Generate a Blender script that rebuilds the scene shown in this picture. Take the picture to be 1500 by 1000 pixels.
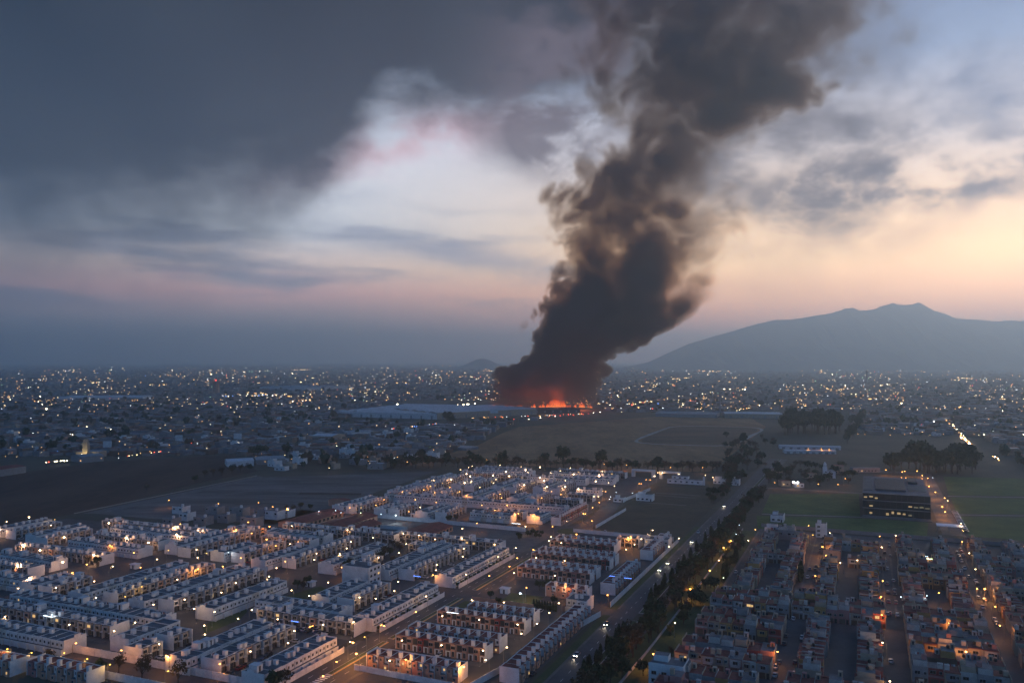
import bpy, math, random
from mathutils import Vector, noise as mnoise
RND = random.Random(7)
scene = bpy.context.scene
for _o in list(bpy.data.objects):
    bpy.data.objects.remove(_o)
COL = scene.collection

# ------------------------------------------------------------------ camera
CAM_H = 120.0           # drone height above the plain, metres
FPX = 1200.0            # focal length in photo pixels (photo is 1500 wide)
HORIZON = 528.0         # photo row of the horizon
cam_d = bpy.data.cameras.new('camera')
cam = bpy.data.objects.new('camera', cam_d)
COL.objects.link(cam)
cam_d.sensor_width = 36.0
cam_d.lens = 36.0 * FPX / 1500.0
cam_d.clip_start = 1.0
cam_d.clip_end = 80000.0
PITCH = math.atan2(HORIZON - 500.0, FPX)
cam.location = (0, 0, CAM_H)
cam.rotation_euler = (math.radians(90) + PITCH, 0, 0)
scene.camera = cam

def ray(px, py):
    x = (px - 750.0) / FPX
    y = -(py - 500.0) / FPX
    c, s = math.cos(PITCH), math.sin(PITCH)
    return (x, c - y * s, s + y * c)

def ground(px, py, z=0.0):
    """photo pixel -> point on the horizontal plane at height z"""
    d = ray(px, py)
    t = (z - CAM_H) / d[2]
    return (d[0] * t, d[1] * t)

HEAD = math.radians(23.5)     # the town grid runs 23.5 degrees off the view axis
SH, CH = math.sin(HEAD), math.cos(HEAD)
def uv(px, py, z=0.0):
    x, y = ground(px, py, z)
    return (x * SH + y * CH, x * CH - y * SH)
def W(u, v, z=0.0):           # grid (u forward along the streets, v to the side) -> world
    return (u * SH + v * CH, u * CH - v * SH, z)
ROT_V = -HEAD                 # rotation whose local +x runs along +v
ROT_U = math.pi / 2 - HEAD    # rotation whose local +x runs along +u

# ------------------------------------------------------------------ render settings
scene.render.engine = 'CYCLES'
cy = scene.cycles
cy.use_denoising = True
try:
    cy.denoiser = 'OPENIMAGEDENOISE'
    cy.denoising_prefilter = 'ACCURATE'
except Exception:
    pass
cy.use_adaptive_sampling = True
cy.adaptive_threshold = 0.035
cy.max_bounces = 3
cy.diffuse_bounces = 1
cy.glossy_bounces = 2
cy.transmission_bounces = 3
cy.volume_bounces = 2
cy.transparent_max_bounces = 8
cy.sample_clamp_indirect = 3.0
cy.volume_max_steps = 256
cy.volume_step_rate = 1.0
cy.use_light_tree = True
vs = scene.view_settings
vs.view_transform = 'Standard'
vs.look = 'None'
vs.exposure = 0.0
vs.gamma = 1.0
vs.use_curve_mapping = False

# ------------------------------------------------------------------ node helper
class Nd:
    """tiny expression builder for shader node trees"""
    def __init__(s, tree): s.t = tree
    def new(s, typ, **kw):
        n = s.t.nodes.new(typ)
        for k, v in kw.items(): setattr(n, k, v)
        return n
    def put(s, sock, val):
        if hasattr(val, 'is_linked') or hasattr(val, 'links'): s.t.links.new(val, sock)
        else: sock.default_value = val
    def m(s, op, a, b=0.0, c=0.0, clamp=False):
        n = s.new('ShaderNodeMath', operation=op, use_clamp=clamp)
        s.put(n.inputs[0], a); s.put(n.inputs[1], b)
        if len(n.inputs) > 2: s.put(n.inputs[2], c)
        return n.outputs[0]
    def add(s, a, b): return s.m('ADD', a, b)
    def sub(s, a, b): return s.m('SUBTRACT', a, b)
    def mul(s, a, b): return s.m('MULTIPLY', a, b)
    def ss(s, x, lo, hi):
        n = s.new('ShaderNodeMapRange', interpolation_type='SMOOTHSTEP')
        s.put(n.inputs['Value'], x); s.put(n.inputs['From Min'], lo); s.put(n.inputs['From Max'], hi)
        return n.outputs[0]
    def mixc(s, f, a, b, blend='MIX'):
        n = s.new('ShaderNodeMix', data_type='RGBA', blend_type=blend)
        s.put(n.inputs[0], f); s.put(n.inputs[6], a); s.put(n.inputs[7], b)
        return n.outputs[2]
    def mixf(s, f, a, b):
        n = s.new('ShaderNodeMix', data_type='FLOAT')
        s.put(n.inputs[0], f); s.put(n.inputs[2], a); s.put(n.inputs[3], b)
        return n.outputs[0]
    def curve(s, x, pts, lo, hi):
        """piecewise-smooth function of x given points (x, y)"""
        ys = [p[1] for p in pts]; y0, y1 = min(ys), max(ys)
        if y1 - y0 < 1e-9: y1 = y0 + 1
        t = s.new('ShaderNodeMapRange'); s.put(t.inputs[0], x)
        t.inputs[1].default_value = lo; t.inputs[2].default_value = hi
        n = s.new('ShaderNodeFloatCurve')
        cv = n.mapping.curves[0]
        P = [((p[0] - lo) / (hi - lo), (p[1] - y0) / (y1 - y0)) for p in pts]
        while len(cv.points) < len(P): cv.points.new(0.5, 0.5)
        for q, p in zip(cv.points, P): q.location = p
        n.mapping.update()
        s.put(n.inputs['Value'], t.outputs[0])
        return s.add(s.mul(n.outputs[0], y1 - y0), y0)
    def ramp(s, x, stops, lo, hi):
        t = s.new('ShaderNodeMapRange'); s.put(t.inputs[0], x)
        t.inputs[1].default_value = lo; t.inputs[2].default_value = hi
        n = s.new('ShaderNodeValToRGB')
        el = n.color_ramp.elements
        while len(el) < len(stops): el.new(0.5)
        for e, (p, c) in zip(el, stops):
            e.position = (p - lo) / (hi - lo); e.color = c
        s.put(n.inputs[0], t.outputs[0])
        return n.outputs[0]
    def noise(s, vec, scale, detail=4.0, rough=0.5, dist=0.0, color=False):
        n = s.new('ShaderNodeTexNoise')
        if vec is not None: s.put(n.inputs['Vector'], vec)
        n.inputs['Scale'].default_value = scale; n.inputs['Detail'].default_value = detail
        n.inputs['Roughness'].default_value = rough; n.inputs['Distortion'].default_value = dist
        return n.outputs['Color'] if color else n.outputs[0]
    def comb(s, x, y, z):
        n = s.new('ShaderNodeCombineXYZ')
        s.put(n.inputs[0], x); s.put(n.inputs[1], y); s.put(n.inputs[2], z)
        return n.outputs[0]
    def sep(s, v):
        n = s.new('ShaderNodeSeparateXYZ'); s.put(n.inputs[0], v); return n.outputs
    def vm(s, op, a, b=(0, 0, 0)):
        n = s.new('ShaderNodeVectorMath', operation=op)
        s.put(n.inputs[0], a); s.put(n.inputs[1], b)
        return n.outputs[0] if op not in ('LENGTH', 'DOT_PRODUCT', 'DISTANCE') else n.outputs[1]

def lin(r, g, b, k=1.0):
    f = lambda c: (c / 255 / 12.92 if c / 255 <= 0.04045 else ((c / 255 + 0.055) / 1.055) ** 2.4) * k
    return (f(r), f(g), f(b), 1.0)

# ------------------------------------------------------------------ world: dusk sky with smoke pall
SUN_AZ, SUN_EL = math.radians(36.0), math.radians(2.0)   # the sun has just gone down behind the mountain flank
world = bpy.data.worlds.new('World'); scene.world = world
world.use_nodes = True
wt = world.node_tree; wt.nodes.clear(); S = Nd(wt)
tc = S.new('ShaderNodeTexCoord').outputs['Generated']
dx, dy, dz = S.sep(S.vm('NORMALIZE', tc))
A = S.mul(S.m('ARCTAN2', dx, dy), 1200.0)     # azimuth, 1200 units per radian (about photo pixels)
EL = S.mul(S.m('ARCSINE', dz), 1200.0)        # elevation in the same unit
def AE(px, py):
    d = Vector(ray(px, py)).normalized()
    return math.atan2(d[0], d[1]) * 1200, math.asin(d[2]) * 1200
sky_n = S.new('ShaderNodeTexSky', sky_type='NISHITA')
sky_n.sun_disc = False; sky_n.sun_elevation = SUN_EL; sky_n.sun_rotation = SUN_AZ
sky_n.altitude = 2600; sky_n.dust_density = 3.0
E_ = lambda y: 528 - y
right = S.ramp(EL, [(0, lin(225, 145, 115, 1.5)), (45, lin(245, 150, 112, 1.7)), (85, lin(252, 178, 126, 1.4)), (135, lin(252, 205, 150, 1.2)), (200, lin(240, 206, 172, 1.0)),
                    (290, lin(196, 186, 186)), (400, lin(122, 138, 166)), (540, lin(92, 112, 148)), (900, lin(60, 98, 142)), (1885, lin(28, 61, 97))], 0, 1885)
left = S.ramp(EL, [(0, lin(150, 155, 168)), (50, lin(178, 165, 172)), (95, lin(232, 180, 174)), (130, lin(226, 200, 188)), (180, lin(192, 197, 205)),
                   (290, lin(190, 194, 206)), (400, lin(172, 182, 202)), (540, lin(136, 154, 184)), (900, lin(60, 98, 142)), (1885, lin(28, 61, 97))], 0, 1885)
sd = Vector((math.sin(SUN_AZ), math.cos(SUN_AZ), 0))
cs = S.vm('DOT_PRODUCT', S.vm('NORMALIZE', S.comb(dx, dy, 0.0)), tuple(sd))
base = S.mixc(S.ss(cs, 0.62, 0.985), left, right)
# the sky away from the glow is dimmer
dimL = S.add(S.mul(S.ss(cs, -0.3, 0.75), 0.52), 0.48)
base = S.mixc(1.0, base, S.comb(dimL, dimL, S.add(S.mul(dimL, 0.9), 0.1)), 'MULTIPLY')
base = S.mixc(S.ss(cs, 0.55, -0.2), base, S.mixc(1.0, base, (0.40, 0.88, 1.28, 1), 'MULTIPLY'))   # bluer opposite the afterglow
base = S.mixc(1.0, base, S.mixc(1.0, sky_n.outputs[0], (0.006, 0.006, 0.006, 1), 'MULTIPLY'), 'ADD')
# the afterglow is strongest where the sun went down
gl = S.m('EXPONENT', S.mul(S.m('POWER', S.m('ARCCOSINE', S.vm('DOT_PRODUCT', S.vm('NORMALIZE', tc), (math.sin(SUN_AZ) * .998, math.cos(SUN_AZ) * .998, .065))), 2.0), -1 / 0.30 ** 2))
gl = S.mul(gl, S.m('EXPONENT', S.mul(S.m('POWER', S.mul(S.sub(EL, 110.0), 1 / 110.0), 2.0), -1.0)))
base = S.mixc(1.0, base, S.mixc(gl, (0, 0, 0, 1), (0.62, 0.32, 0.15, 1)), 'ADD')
# --- noise fields
dvec = S.comb(S.mul(A, 1 / 1200), S.mul(EL, 1 / 1200), S.mul(dy, 0.3))
n_big = S.noise(dvec, 5.0, 3, 0.5)
n_str = S.noise(S.comb(S.mul(A, 1 / 1200), S.mul(EL, 6.5 / 1200), 0.0), 4.0, 4, 0.5)
n_wisp = S.noise(S.comb(S.mul(A, 1 / 1200), S.mul(EL, 1.6 / 1200), 0.4), 11.0, 5, 0.56, 0.15)
def blob(px, py, rx, ry, tilt=0.0, warp=0.0):
    a0, e0 = AE(px, py)
    da = S.sub(A, a0); de = S.sub(EL, e0)
    if warp: de = S.add(de, S.mul(S.sub(n_wisp, 0.5), warp)); da = S.add(da, S.mul(S.sub(n_big, 0.5), warp))
    c, s_ = math.cos(tilt), math.sin(tilt)
    p = S.mul(S.add(S.mul(da, c), S.mul(de, s_)), 1 / rx)
    q = S.mul(S.sub(S.mul(de, c), S.mul(da, s_)), 1 / ry)
    r2 = S.add(S.mul(p, p), S.mul(q, q))
    return S.m('EXPONENT', S.mul(r2, -1.0))
def over(col, mask, c): return S.mixc(mask, col, c)
skyc = base
# thin grey-blue veil of streak clouds
sb = S.mul(S.ss(n_str, 0.47, 0.66), S.m('MINIMUM', S.add(S.add(blob(650, 375, 190, 34, -0.13), blob(250, 345, 420, 75)), blob(350, 430, 420, 30)), 1.0))
skyc = over(skyc, S.mul(sb, 0.85), lin(122, 130, 150))
# blue-grey streak left of the smoke
skyc = over(skyc, S.mul(blob(655, 372, 190, 17, -0.17, 30), 0.75), lin(140, 146, 165))
skyc = over(skyc, S.mul(blob(330, 385, 170, 9, -0.04, 40), 0.55), lin(118, 128, 150))
# blue cloud cover upper right
cr = S.mul(S.ss(S.add(n_big, S.mul(S.sub(n_wisp, 0.5), 0.5)), 0.36, 0.62), S.m('MINIMUM', S.add(blob(1480, 110, 260, 95, 0.25, 60), blob(1420, 190, 300, 60, 0.0, 60)), 1.0))
skyc = over(skyc, S.mul(cr, 0.9), lin(92, 108, 138))
# dark fringe cloud at the right
cf = S.mul(S.ss(n_wisp, 0.36, 0.56), S.m('MINIMUM', S.mul(S.add(blob(1400, 248, 140, 33, 0.06, 60), blob(1290, 262, 120, 22, 0, 50)), 1.3), 1.0))
skyc = over(skyc, S.mul(cf, 0.85), lin(92, 92, 108))
# warm brown smoke drifting off to the right of the column
dr = S.mul(S.ss(S.add(S.mul(n_wisp, 0.6), S.mul(n_big, 0.4)), 0.28, 0.58), S.m('MINIMUM', S.add(S.mul(blob(1120, 130, 175, 170, -0.1, 110), 1.25), S.mul(blob(1200, 270, 190, 75, 0.05, 90), 0.6)), 1.0))
skyc = over(skyc, S.mul(dr, 0.9), lin(74, 70, 80))
# pink lit edges
pk = S.mul(S.ss(n_wisp, 0.40, 0.62), S.m('MINIMUM', S.add(S.add(blob(520, 215, 150, 34, 0.32, 50), blob(300, 402, 120, 10, 0, 20)), S.mul(blob(690, 180, 110, 30, 0.2, 40), 0.8)), 1.0))
skyc = over(skyc, S.mul(pk, 0.55), lin(214, 166, 176))
# the smoke pall overhead, its ragged lower edge sinking to the left
bpts = [(0, 400), (100, 390), (200, 370), (300, 350), (400, 315), (470, 270), (520, 215), (600, 170), (700, 150), (790, 160), (860, 150), (930, 60), (1020, -60), (1200, -260), (1500, -420)]
cpts = [(AE(x, 300)[0], AE(x, y)[1]) for x, y in bpts]
cpts = [(-3770, cpts[0][1])] + cpts + [(3770, cpts[-1][1])]
eb = S.curve(A, cpts, -3770, 3770)
soft = S.curve(A, [(-3770, 190), (-700, 170), (-330, 110), (-220, 75), (0, 70), (3770, 160)], -3770, 3770)
hh = S.add(S.sub(EL, eb), S.add(S.mul(S.sub(n_big, 0.5), 150.0), S.mul(S.sub(n_wisp, 0.5), 150.0)))
pall = S.ss(S.m('DIVIDE', hh, soft), -0.9, 0.9)
pall = S.mul(pall, S.mul(S.ss(dy, -0.15, 0.45), S.sub(1.0, S.mul(S.ss(EL, 640, 1050), 0.85))))     # clear blue dusk overhead and behind
pcol = S.mixc(S.ss(A, -700, 60), lin(14, 28, 44), lin(38, 37, 48))
pcol = S.mixc(S.ss(EL, 300, 560), pcol, S.mixc(S.ss(A, -700, 100), lin(10, 17, 26), lin(30, 27, 33)))
pcol = S.mixc(S.mul(S.ss(n_big, 0.35, 0.7), 0.35), pcol, lin(44, 50, 60))
pcol = S.mixc(S.ss(EL, 540, 1100), pcol, lin(26, 52, 80))
skyc = over(skyc, S.mul(pall, 0.98), pcol)
# broken brownish smoke left of the column top
bs = S.mul(S.ss(n_wisp, 0.34, 0.58), S.m('MINIMUM', S.mul(S.add(blob(835, 100, 100, 110, 0, 70), blob(800, 200, 70, 40, 0, 50)), 1.4), 1.0))
skyc = over(skyc, S.mul(bs, 0.88), lin(84, 76, 86))
# below the horizon: the dim plain goes on
skyc = S.mixc(S.ss(EL, -40, -2), lin(40, 48, 60), skyc)
bg = S.new('ShaderNodeBackground')
WORLD_STRENGTH = 1.8
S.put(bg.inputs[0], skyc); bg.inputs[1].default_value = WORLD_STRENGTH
wo = S.new('ShaderNodeOutputWorld'); wt.links.new(bg.outputs[0], wo.inputs[0])
world.cycles.sampling_method = 'MANUAL'
world.cycles.sample_map_resolution = 1024

# ------------------------------------------------------------------ sun (afterglow from behind the mountain)
sun_d = bpy.data.lights.new('sun', 'SUN'); sun = bpy.data.objects.new('sun', sun_d); COL.objects.link(sun)
sun_d.energy = 0.75; sun_d.angle = math.radians(16); sun_d.color = (1.0, 0.84, 0.76)
sv = Vector((math.sin(SUN_AZ) * math.cos(math.radians(7)), math.cos(SUN_AZ) * math.cos(math.radians(7)), math.sin(math.radians(7))))
sun.rotation_euler = (-sv).to_track_quat('-Z', 'Y').to_euler()

# ------------------------------------------------------------------ mesh helpers
class MB:
    def __init__(s): s.v = []; s.f = []; s.m = []; s.mats = []
    def mi(s, mat):
        if mat not in s.mats: s.mats.append(mat)
        return s.mats.index(mat)
    def face(s, pts, mat):
        i = len(s.v); s.v += [tuple(p) for p in pts]; s.f.append(tuple(range(i, i + len(pts)))); s.m.append(s.mi(mat))
    def box(s, x0, x1, y0, y1, z0, z1, mat, top=None, bottom=False):
        i = len(s.v)
        s.v += [(x0, y0, z0), (x1, y0, z0), (x1, y1, z0), (x0, y1, z0), (x0, y0, z1), (x1, y0, z1), (x1, y1, z1), (x0, y1, z1)]
        k = s.mi(mat); t = s.mi(top) if top else k
        for q in ((0, 1, 5, 4), (1, 2, 6, 5), (2, 3, 7, 6), (3, 0, 4, 7)): s.f.append(tuple(i + a for a in q)); s.m.append(k)
        s.f.append((i + 4, i + 5, i + 6, i + 7)); s.m.append(t)
        if bottom: s.f.append((i + 3, i + 2, i + 1, i)); s.m.append(k)
    def tube(s, p0, p1, r0, r1, mat, n=6, cap=True):
        p0, p1 = Vector(p0), Vector(p1); d = (p1 - p0).normalized()
        a = d.orthogonal().normalized(); b = d.cross(a); i = len(s.v); k = s.mi(mat)
        for p, r in ((p0, r0), (p1, r1)):
            for j in range(n):
                t = 2 * math.pi * j / n
                s.v.append(tuple(p + (a * math.cos(t) + b * math.sin(t)) * r))
        for j in range(n):
            s.f.append((i + j, i + (j + 1) % n, i + n + (j + 1) % n, i + n + j)); s.m.append(k)
        if cap: s.f.append(tuple(i + n + j for j in range(n))); s.m.append(k)
    def ball(s, c, r, mat, sq=1.0):
        i = len(s.v); k = s.mi(mat); x, y, z = c
        rings = [(0.72, -0.69), (1.0, 0.0), (0.72, 0.69)]
        for rr, h in rings:
            for j in range(6):
                t = math.pi * j / 3
                s.v.append((x + r * rr * math.cos(t), y + r * rr * math.sin(t), z + r * h * sq))
        s.v += [(x, y, z - r * sq), (x, y, z + r * sq)]
        for q in range(2):
            for j in range(6):
                s.f.append((i + q * 6 + j, i + q * 6 + (j + 1) % 6, i + q * 6 + 6 + (j + 1) % 6, i + q * 6 + 6 + j)); s.m.append(k)
        for j in range(6):
            s.f.append((i + (j + 1) % 6, i + j, i + 18)); s.m.append(k)
            s.f.append((i + 12 + j, i + 12 + (j + 1) % 6, i + 19)); s.m.append(k)
    def mesh(s, name, smooth=False):
        me = bpy.data.meshes.new(name); me.from_pydata(s.v, [], s.f)
        for m_ in s.mats: me.materials.append(m_)
        me.polygons.foreach_set('material_index', s.m)
        if smooth: me.polygons.foreach_set('use_smooth', [True] * len(s.f))
        me.update(); return me
    def build(s, name, parent=None, loc=(0, 0, 0), rz=0.0, smooth=False):
        return ob(name, s.mesh(name, smooth), parent, loc, rz)

def ob(name, data, parent=None, loc=(0, 0, 0), rz=0.0, scale=None):
    o = bpy.data.objects.new(name, data); COL.objects.link(o)
    o.parent = parent; o.location = loc
    if rz: o.rotation_euler = (0, 0, rz)
    if scale: o.scale = scale
    return o
def tag(o, label, cat, group=None, kind=None):
    o['label'] = label; o['category'] = cat
    if group: o['group'] = group
    if kind: o['kind'] = kind
    return o
def empty(name, loc, rz=0.0): return ob(name, None, None, loc, rz)
def structure(o, label=None):
    o['kind'] = 'structure'
    if label: o['label'] = label
    return o

# ------------------------------------------------------------------ materials
def material(name, col, rough=0.8, var=0.25, scale=0.3, col2=None, spec=0.3, stretch=None, metal=0.0, bump=0.0, fine=0.0):
    m = bpy.data.materials.new(name); m.use_nodes = True
    t = m.node_tree; t.nodes.clear(); s = Nd(t)
    p = s.new('ShaderNodeBsdfPrincipled'); o = s.new('ShaderNodeOutputMaterial'); t.links.new(p.outputs[0], o.inputs[0])
    c = tuple(col) + (1.0,)
    if var > 0:
        vec = s.new('ShaderNodeNewGeometry').outputs['Position']
        if stretch: vec = s.vm('MULTIPLY', vec, stretch)
        n = s.noise(vec, scale, 5, 0.6)
        n2 = s.noise(vec, scale * 6.3, 3, 0.6)
        nn = s.ss(s.add(s.mul(n, 0.65), s.mul(n2, 0.35)), 0.33, 0.67)
        c2 = tuple(col2) + (1.0,) if col2 else tuple(min(1, k * (1 + var)) for k in col) + (1.0,)
        c1 = c if col2 else tuple(k * (1 - var) for k in col) + (1.0,)
        s.put(p.inputs['Base Color'], s.mixc(nn, c1, c2))
        if bump:
            b = s.new('ShaderNodeBump'); b.inputs['Strength'].default_value = bump; b.inputs['Distance'].default_value = 0.3
            t.links.new(n2, b.inputs['Height']); t.links.new(b.outputs[0], p.inputs['Normal'])
    else:
        p.inputs['Base Color'].default_value = c
    p.inputs['Roughness'].default_value = rough; p.inputs['Specular IOR Level'].default_value = spec
    p.inputs['Metallic'].default_value = metal
    return m
def glow(name, col, strength):
    m = bpy.data.materials.new(name); m.use_nodes = True
    t = m.node_tree; t.nodes.clear()
    e = t.nodes.new('ShaderNodeEmission'); o = t.nodes.new('ShaderNodeOutputMaterial')
    e.inputs[0].default_value = tuple(col) + (1.0,); e.inputs[1].default_value = strength
    t.links.new(e.outputs[0], o.inputs[0])
    m.cycles.emission_sampling = 'NONE'
    return m
# ------------------------------------------------------------------ the plain, mountain, haze
M_ground = material('ground_earth', (0.045, 0.048, 0.035), 0.95, 0.3, 0.012, col2=(0.085, 0.075, 0.05))
gm = MB()
gm.face([(-30000, -1500, 0), (30000, -1500, 0), (30000, 34000, 0), (-30000, 34000, 0)], M_ground)
structure(gm.build('ground'), 'wide dark plain of fields and settlement reaching the horizon')

def ridge_mesh(name, pts, dist, depth, mat, base=-20.0, rough=1.0, seed=0, segs=6):
    """mountain with a crest line traced at distance dist, flanks running down towards and away from the viewer"""
    crest = []
    for i in range(len(pts) - 1):
        for k in range(segs):
            t = k / segs
            px = pts[i][0] * (1 - t) + pts[i + 1][0] * t; py = pts[i][1] * (1 - t) + pts[i + 1][1] * t
            crest.append((px, py))
    crest.append(pts[-1])
    nrow = 19; v = []; f = []
    for i, (px, py) in enumerate(crest):
        d = ray(px, py); k = dist / d[1]
        X, Zc = d[0] * k, CAM_H + d[2] * k
        Zc += rough * (mnoise.noise(Vector((X * 0.003, seed, 0))) * 14 + mnoise.noise(Vector((X * 0.011, seed, 2))) * 13 * max(0.0, min(1.0, (Zc - 500) / 400)))
        for j in range(nrow):
            s_ = j / (nrow - 1) * 2 - 1                        # -1 near foot .. 1 far foot
            prof = (1 - abs(s_)) ** 1.25
            n = mnoise.fractal(Vector((X * 0.0011, s_ * 3.0, seed)), 0.9, 2.1, 5) * 0.22 * (1 - abs(1 - 2 * abs(s_))) * rough
            gul = abs(mnoise.noise(Vector((X * 0.0042, s_ * 0.8, seed + 5)))) * 0.16 * math.sin(abs(s_) * math.pi) * rough
            z = base + (Zc - base) * max(0.0, min(1.0, prof + (n - gul) * (0 if abs(s_) < 0.03 or abs(s_) > 0.99 else 1)))
            v.append((X + s_ * 0.18 * X * depth / dist, dist + s_ * depth, z))
    for i in range(len(crest) - 1):
        for j in range(nrow - 1):
            a = i * nrow + j; f.append((a, a + nrow, a + nrow + 1, a + 1))
    me = bpy.data.meshes.new(name); me.from_pydata(v, [], f); me.materials.append(mat)
    me.update()
    return ob(name, me)
M_mount = material('mountain_rock', (0.07, 0.075, 0.07), 0.95, 0.3, 0.002, col2=(0.12, 0.11, 0.10))
mt = ridge_mesh('mountain', [(900, 541), (950, 530), (985, 514), (1010, 503), (1045, 493), (1075, 484), (1110, 474), (1135, 469), (1160, 468), (1180, 465), (1200, 461), (1217, 459), (1236, 452), (1250, 451),
                             (1262, 455), (1280, 453), (1292, 448), (1308, 444), (1320, 446.5), (1335, 446), (1346, 442), (1353, 446), (1368, 455), (1385, 460), (1400, 466), (1430, 468), (1455, 471), (1480, 469),
                             (1520, 471), (1600, 478), (1700, 492), (1850, 520), (2000, 547)], 13000, 3200, M_mount, seed=3)
structure(mt, 'hazy blue mountain with a jagged double summit')
hl = ridge_mesh('hill', [(640 + 8 * k_, 540.5 - 15.5 * math.exp(-((640 + 8 * k_ - 706) / 27.0) ** 2)) for k_ in range(18)], 12500, 700, M_mount, seed=9, rough=0.0)
structure(hl, 'small rounded hill standing alone on the plain')
HAZE_DENSITY = 1.25e-4
mh = bpy.data.materials.new('haze_air'); mh.use_nodes = True
t_ = mh.node_tree; t_.nodes.clear()
pv = t_.nodes.new('ShaderNodeVolumePrincipled'); oh = t_.nodes.new('ShaderNodeOutputMaterial')
pv.inputs['Color'].default_value = (0.74, 0.92, 1.0, 1); pv.inputs['Density'].default_value = HAZE_DENSITY; pv.inputs['Anisotropy'].default_value = 0.6
t_.links.new(pv.outputs[0], oh.inputs['Volume'])
hb = MB(); hb.box(-31000, 31000, -1600, 35000, -30, 1165, mh, bottom=True)
hz = hb.build('haze'); hz['kind'] = 'stuff'; hz['label'] = 'pale blue evening haze lying over the whole plain'
# ------------------------------------------------------------------ the smoke column and the burning warehouse
PY = 2060.0
_tab = [(598, 728, 862), (575, 728, 866), (560, 730, 876), (540, 745, 888), (520, 776, 902), (500, 780, 925), (480, 785, 962), (460, 792, 990), (440, 803, 1012), (400, 824, 1036), (360, 838, 1062), (330, 812, 1066),
        (300, 804, 1068), (270, 818, 1066), (240, 862, 1070), (200, 908, 1100), (160, 906, 1180), (120, 886, 1232), (80, 864, 1258), (40, 842, 1275), (0, 822, 1290), (-40, 808, 1300), (-75, 795, 1310)]
PL = [(CAM_H + (HORIZON - y) / FPX * PY, ((a + b) / 2 - 750) / FPX * PY, (b - a) / 2 / FPX * PY) for y, a, b in _tab]   # z, centre x, radius
def pl_at(z):
    if z <= PL[0][0]: return PL[0][1], PL[0][2]
    for (z0, c0, r0), (z1, c1, r1) in zip(PL, PL[1:]):
        if z <= z1:
            t = (z - z0) / (z1 - z0); return c0 + (c1 - c0) * t, r0 + (r1 - r0) * t
    return PL[-1][1], PL[-1][2]
ZT = PL[-1][0]
msm = bpy.data.materials.new('smoke'); msm.use_nodes = True
st = msm.node_tree; st.nodes.clear(); s = Nd(st)
pos = s.new('ShaderNodeNewGeometry').outputs['Position']
# warp the sampling position, then break the outline into cauliflower billows
w1 = s.vm('SUBTRACT', s.noise(pos, 1 / 170.0, 1, 0.5, 0.0, True), (0.5, 0.5, 0.5))
x, y, z = s.sep(pos)
k1 = s.curve(z, [(0, 20), (250, 80), (500, 120), (800, 130), (ZT, 140)], 0, ZT)
def scl(v, k):
    n = s.new('ShaderNodeVectorMath', operation='SCALE'); s.put(n.inputs[0], v); s.put(n.inputs[3], k); return n.outputs[0]
P = s.vm('ADD', pos, scl(w1, k1))
qx, qy, qz = s.sep(P)
cx = s.curve(qz, [(z_, c_) for z_, c_, r_ in PL], PL[0][0], ZT)
rr = s.curve(qz, [(z_, r_) for z_, c_, r_ in PL], PL[0][0], ZT)
tx = s.m('DIVIDE', s.sub(qx, cx), rr)
ty = s.m('DIVIDE', s.sub(qy, PY), s.m('MINIMUM', s.mul(rr, 0.62), 150.0))
d = s.m('SQRT', s.add(s.mul(tx, tx), s.mul(ty, ty)))
def bil(scale): return s.m('ABSOLUTE', s.sub(s.mul(s.noise(P, scale, 0, 0.5), 2.0), 1.0))
b1, b2, b3 = bil(1 / 135.0), bil(1 / 58.0), bil(1 / 23.0)
bl = s.add(s.add(s.mul(b1, 1.25), s.mul(b2, 0.85)), s.mul(b3, 0.42))      # about 0 .. 1, rounded bulges with sharp creases
edge = s.curve(z, [(0, 0.08), (200, 0.09), (380, 0.20), (560, 0.34), (760, 0.75), (ZT, 1.1)], 0, ZT)
nn = s.noise(P, 1 / 95.0, 2, 0.6, 0.0)
amp = s.curve(z, [(0, 0.55), (200, 0.62), (420, 0.8), (620, 0.75), (800, 0.6), (ZT, 0.6)], 0, ZT)
f = s.add(s.sub(1.0, d), s.add(s.mul(s.sub(bl, 0.36), amp), s.mul(s.sub(nn, 0.5), 0.5)))
body = s.mul(s.ss(f, 0.0, edge), s.ss(d, 1.42, 1.12))
# thinner on the lee side of the middle section
lee = s.mul(s.ss(tx, 0.05, 0.7), s.mul(s.ss(z, 190, 300), s.ss(z, 820, 640)))
thin = s.sub(1.0, s.mul(lee, 0.8))
# gaps in the middle section
hole = s.mul(s.ss(s.add(nn, s.mul(bl, 0.25)), 0.62, 0.50), s.mul(s.ss(z, 360, 430), s.ss(z, 720, 600)))
dens0 = s.curve(z, [(0, 0.07), (120, 0.07), (300, 0.036), (420, 0.018), (560, 0.016), (700, 0.018), (860, 0.020), (ZT, 0.020)], 0, ZT)
# base: smoke clears close to the roof so that the flames show
clear = s.add(s.mul(s.ss(z, 8, 60), 0.85), 0.15)
topf = s.ss(z, ZT, ZT - 90)
dens0 = s.mul(dens0, s.add(s.mul(bl, s.curve(z, [(0, 0.8), (250, 1.3), (450, 2.0), (ZT, 1.7)], 0, ZT)), s.curve(z, [(0, 0.6), (250, 0.35), (450, 0.02), (ZT, 0.15)], 0, ZT)))
dens = s.mul(s.mul(s.mul(s.mul(body, thin), s.sub(1.0, s.mul(hole, 0.75))), dens0), s.mul(clear, topf))
va = s.new('ShaderNodeVolumeAbsorption'); va.inputs['Color'].default_value = (0.46, 0.30, 0.16, 1)
vsn = s.new('ShaderNodeVolumeScatter'); vsn.inputs['Color'].default_value = (0.19, 0.165, 0.185, 1); vsn.inputs['Anisotropy'].default_value = 0.45
s.put(va.inputs['Density'], dens); s.put(vsn.inputs['Density'], dens)
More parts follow.
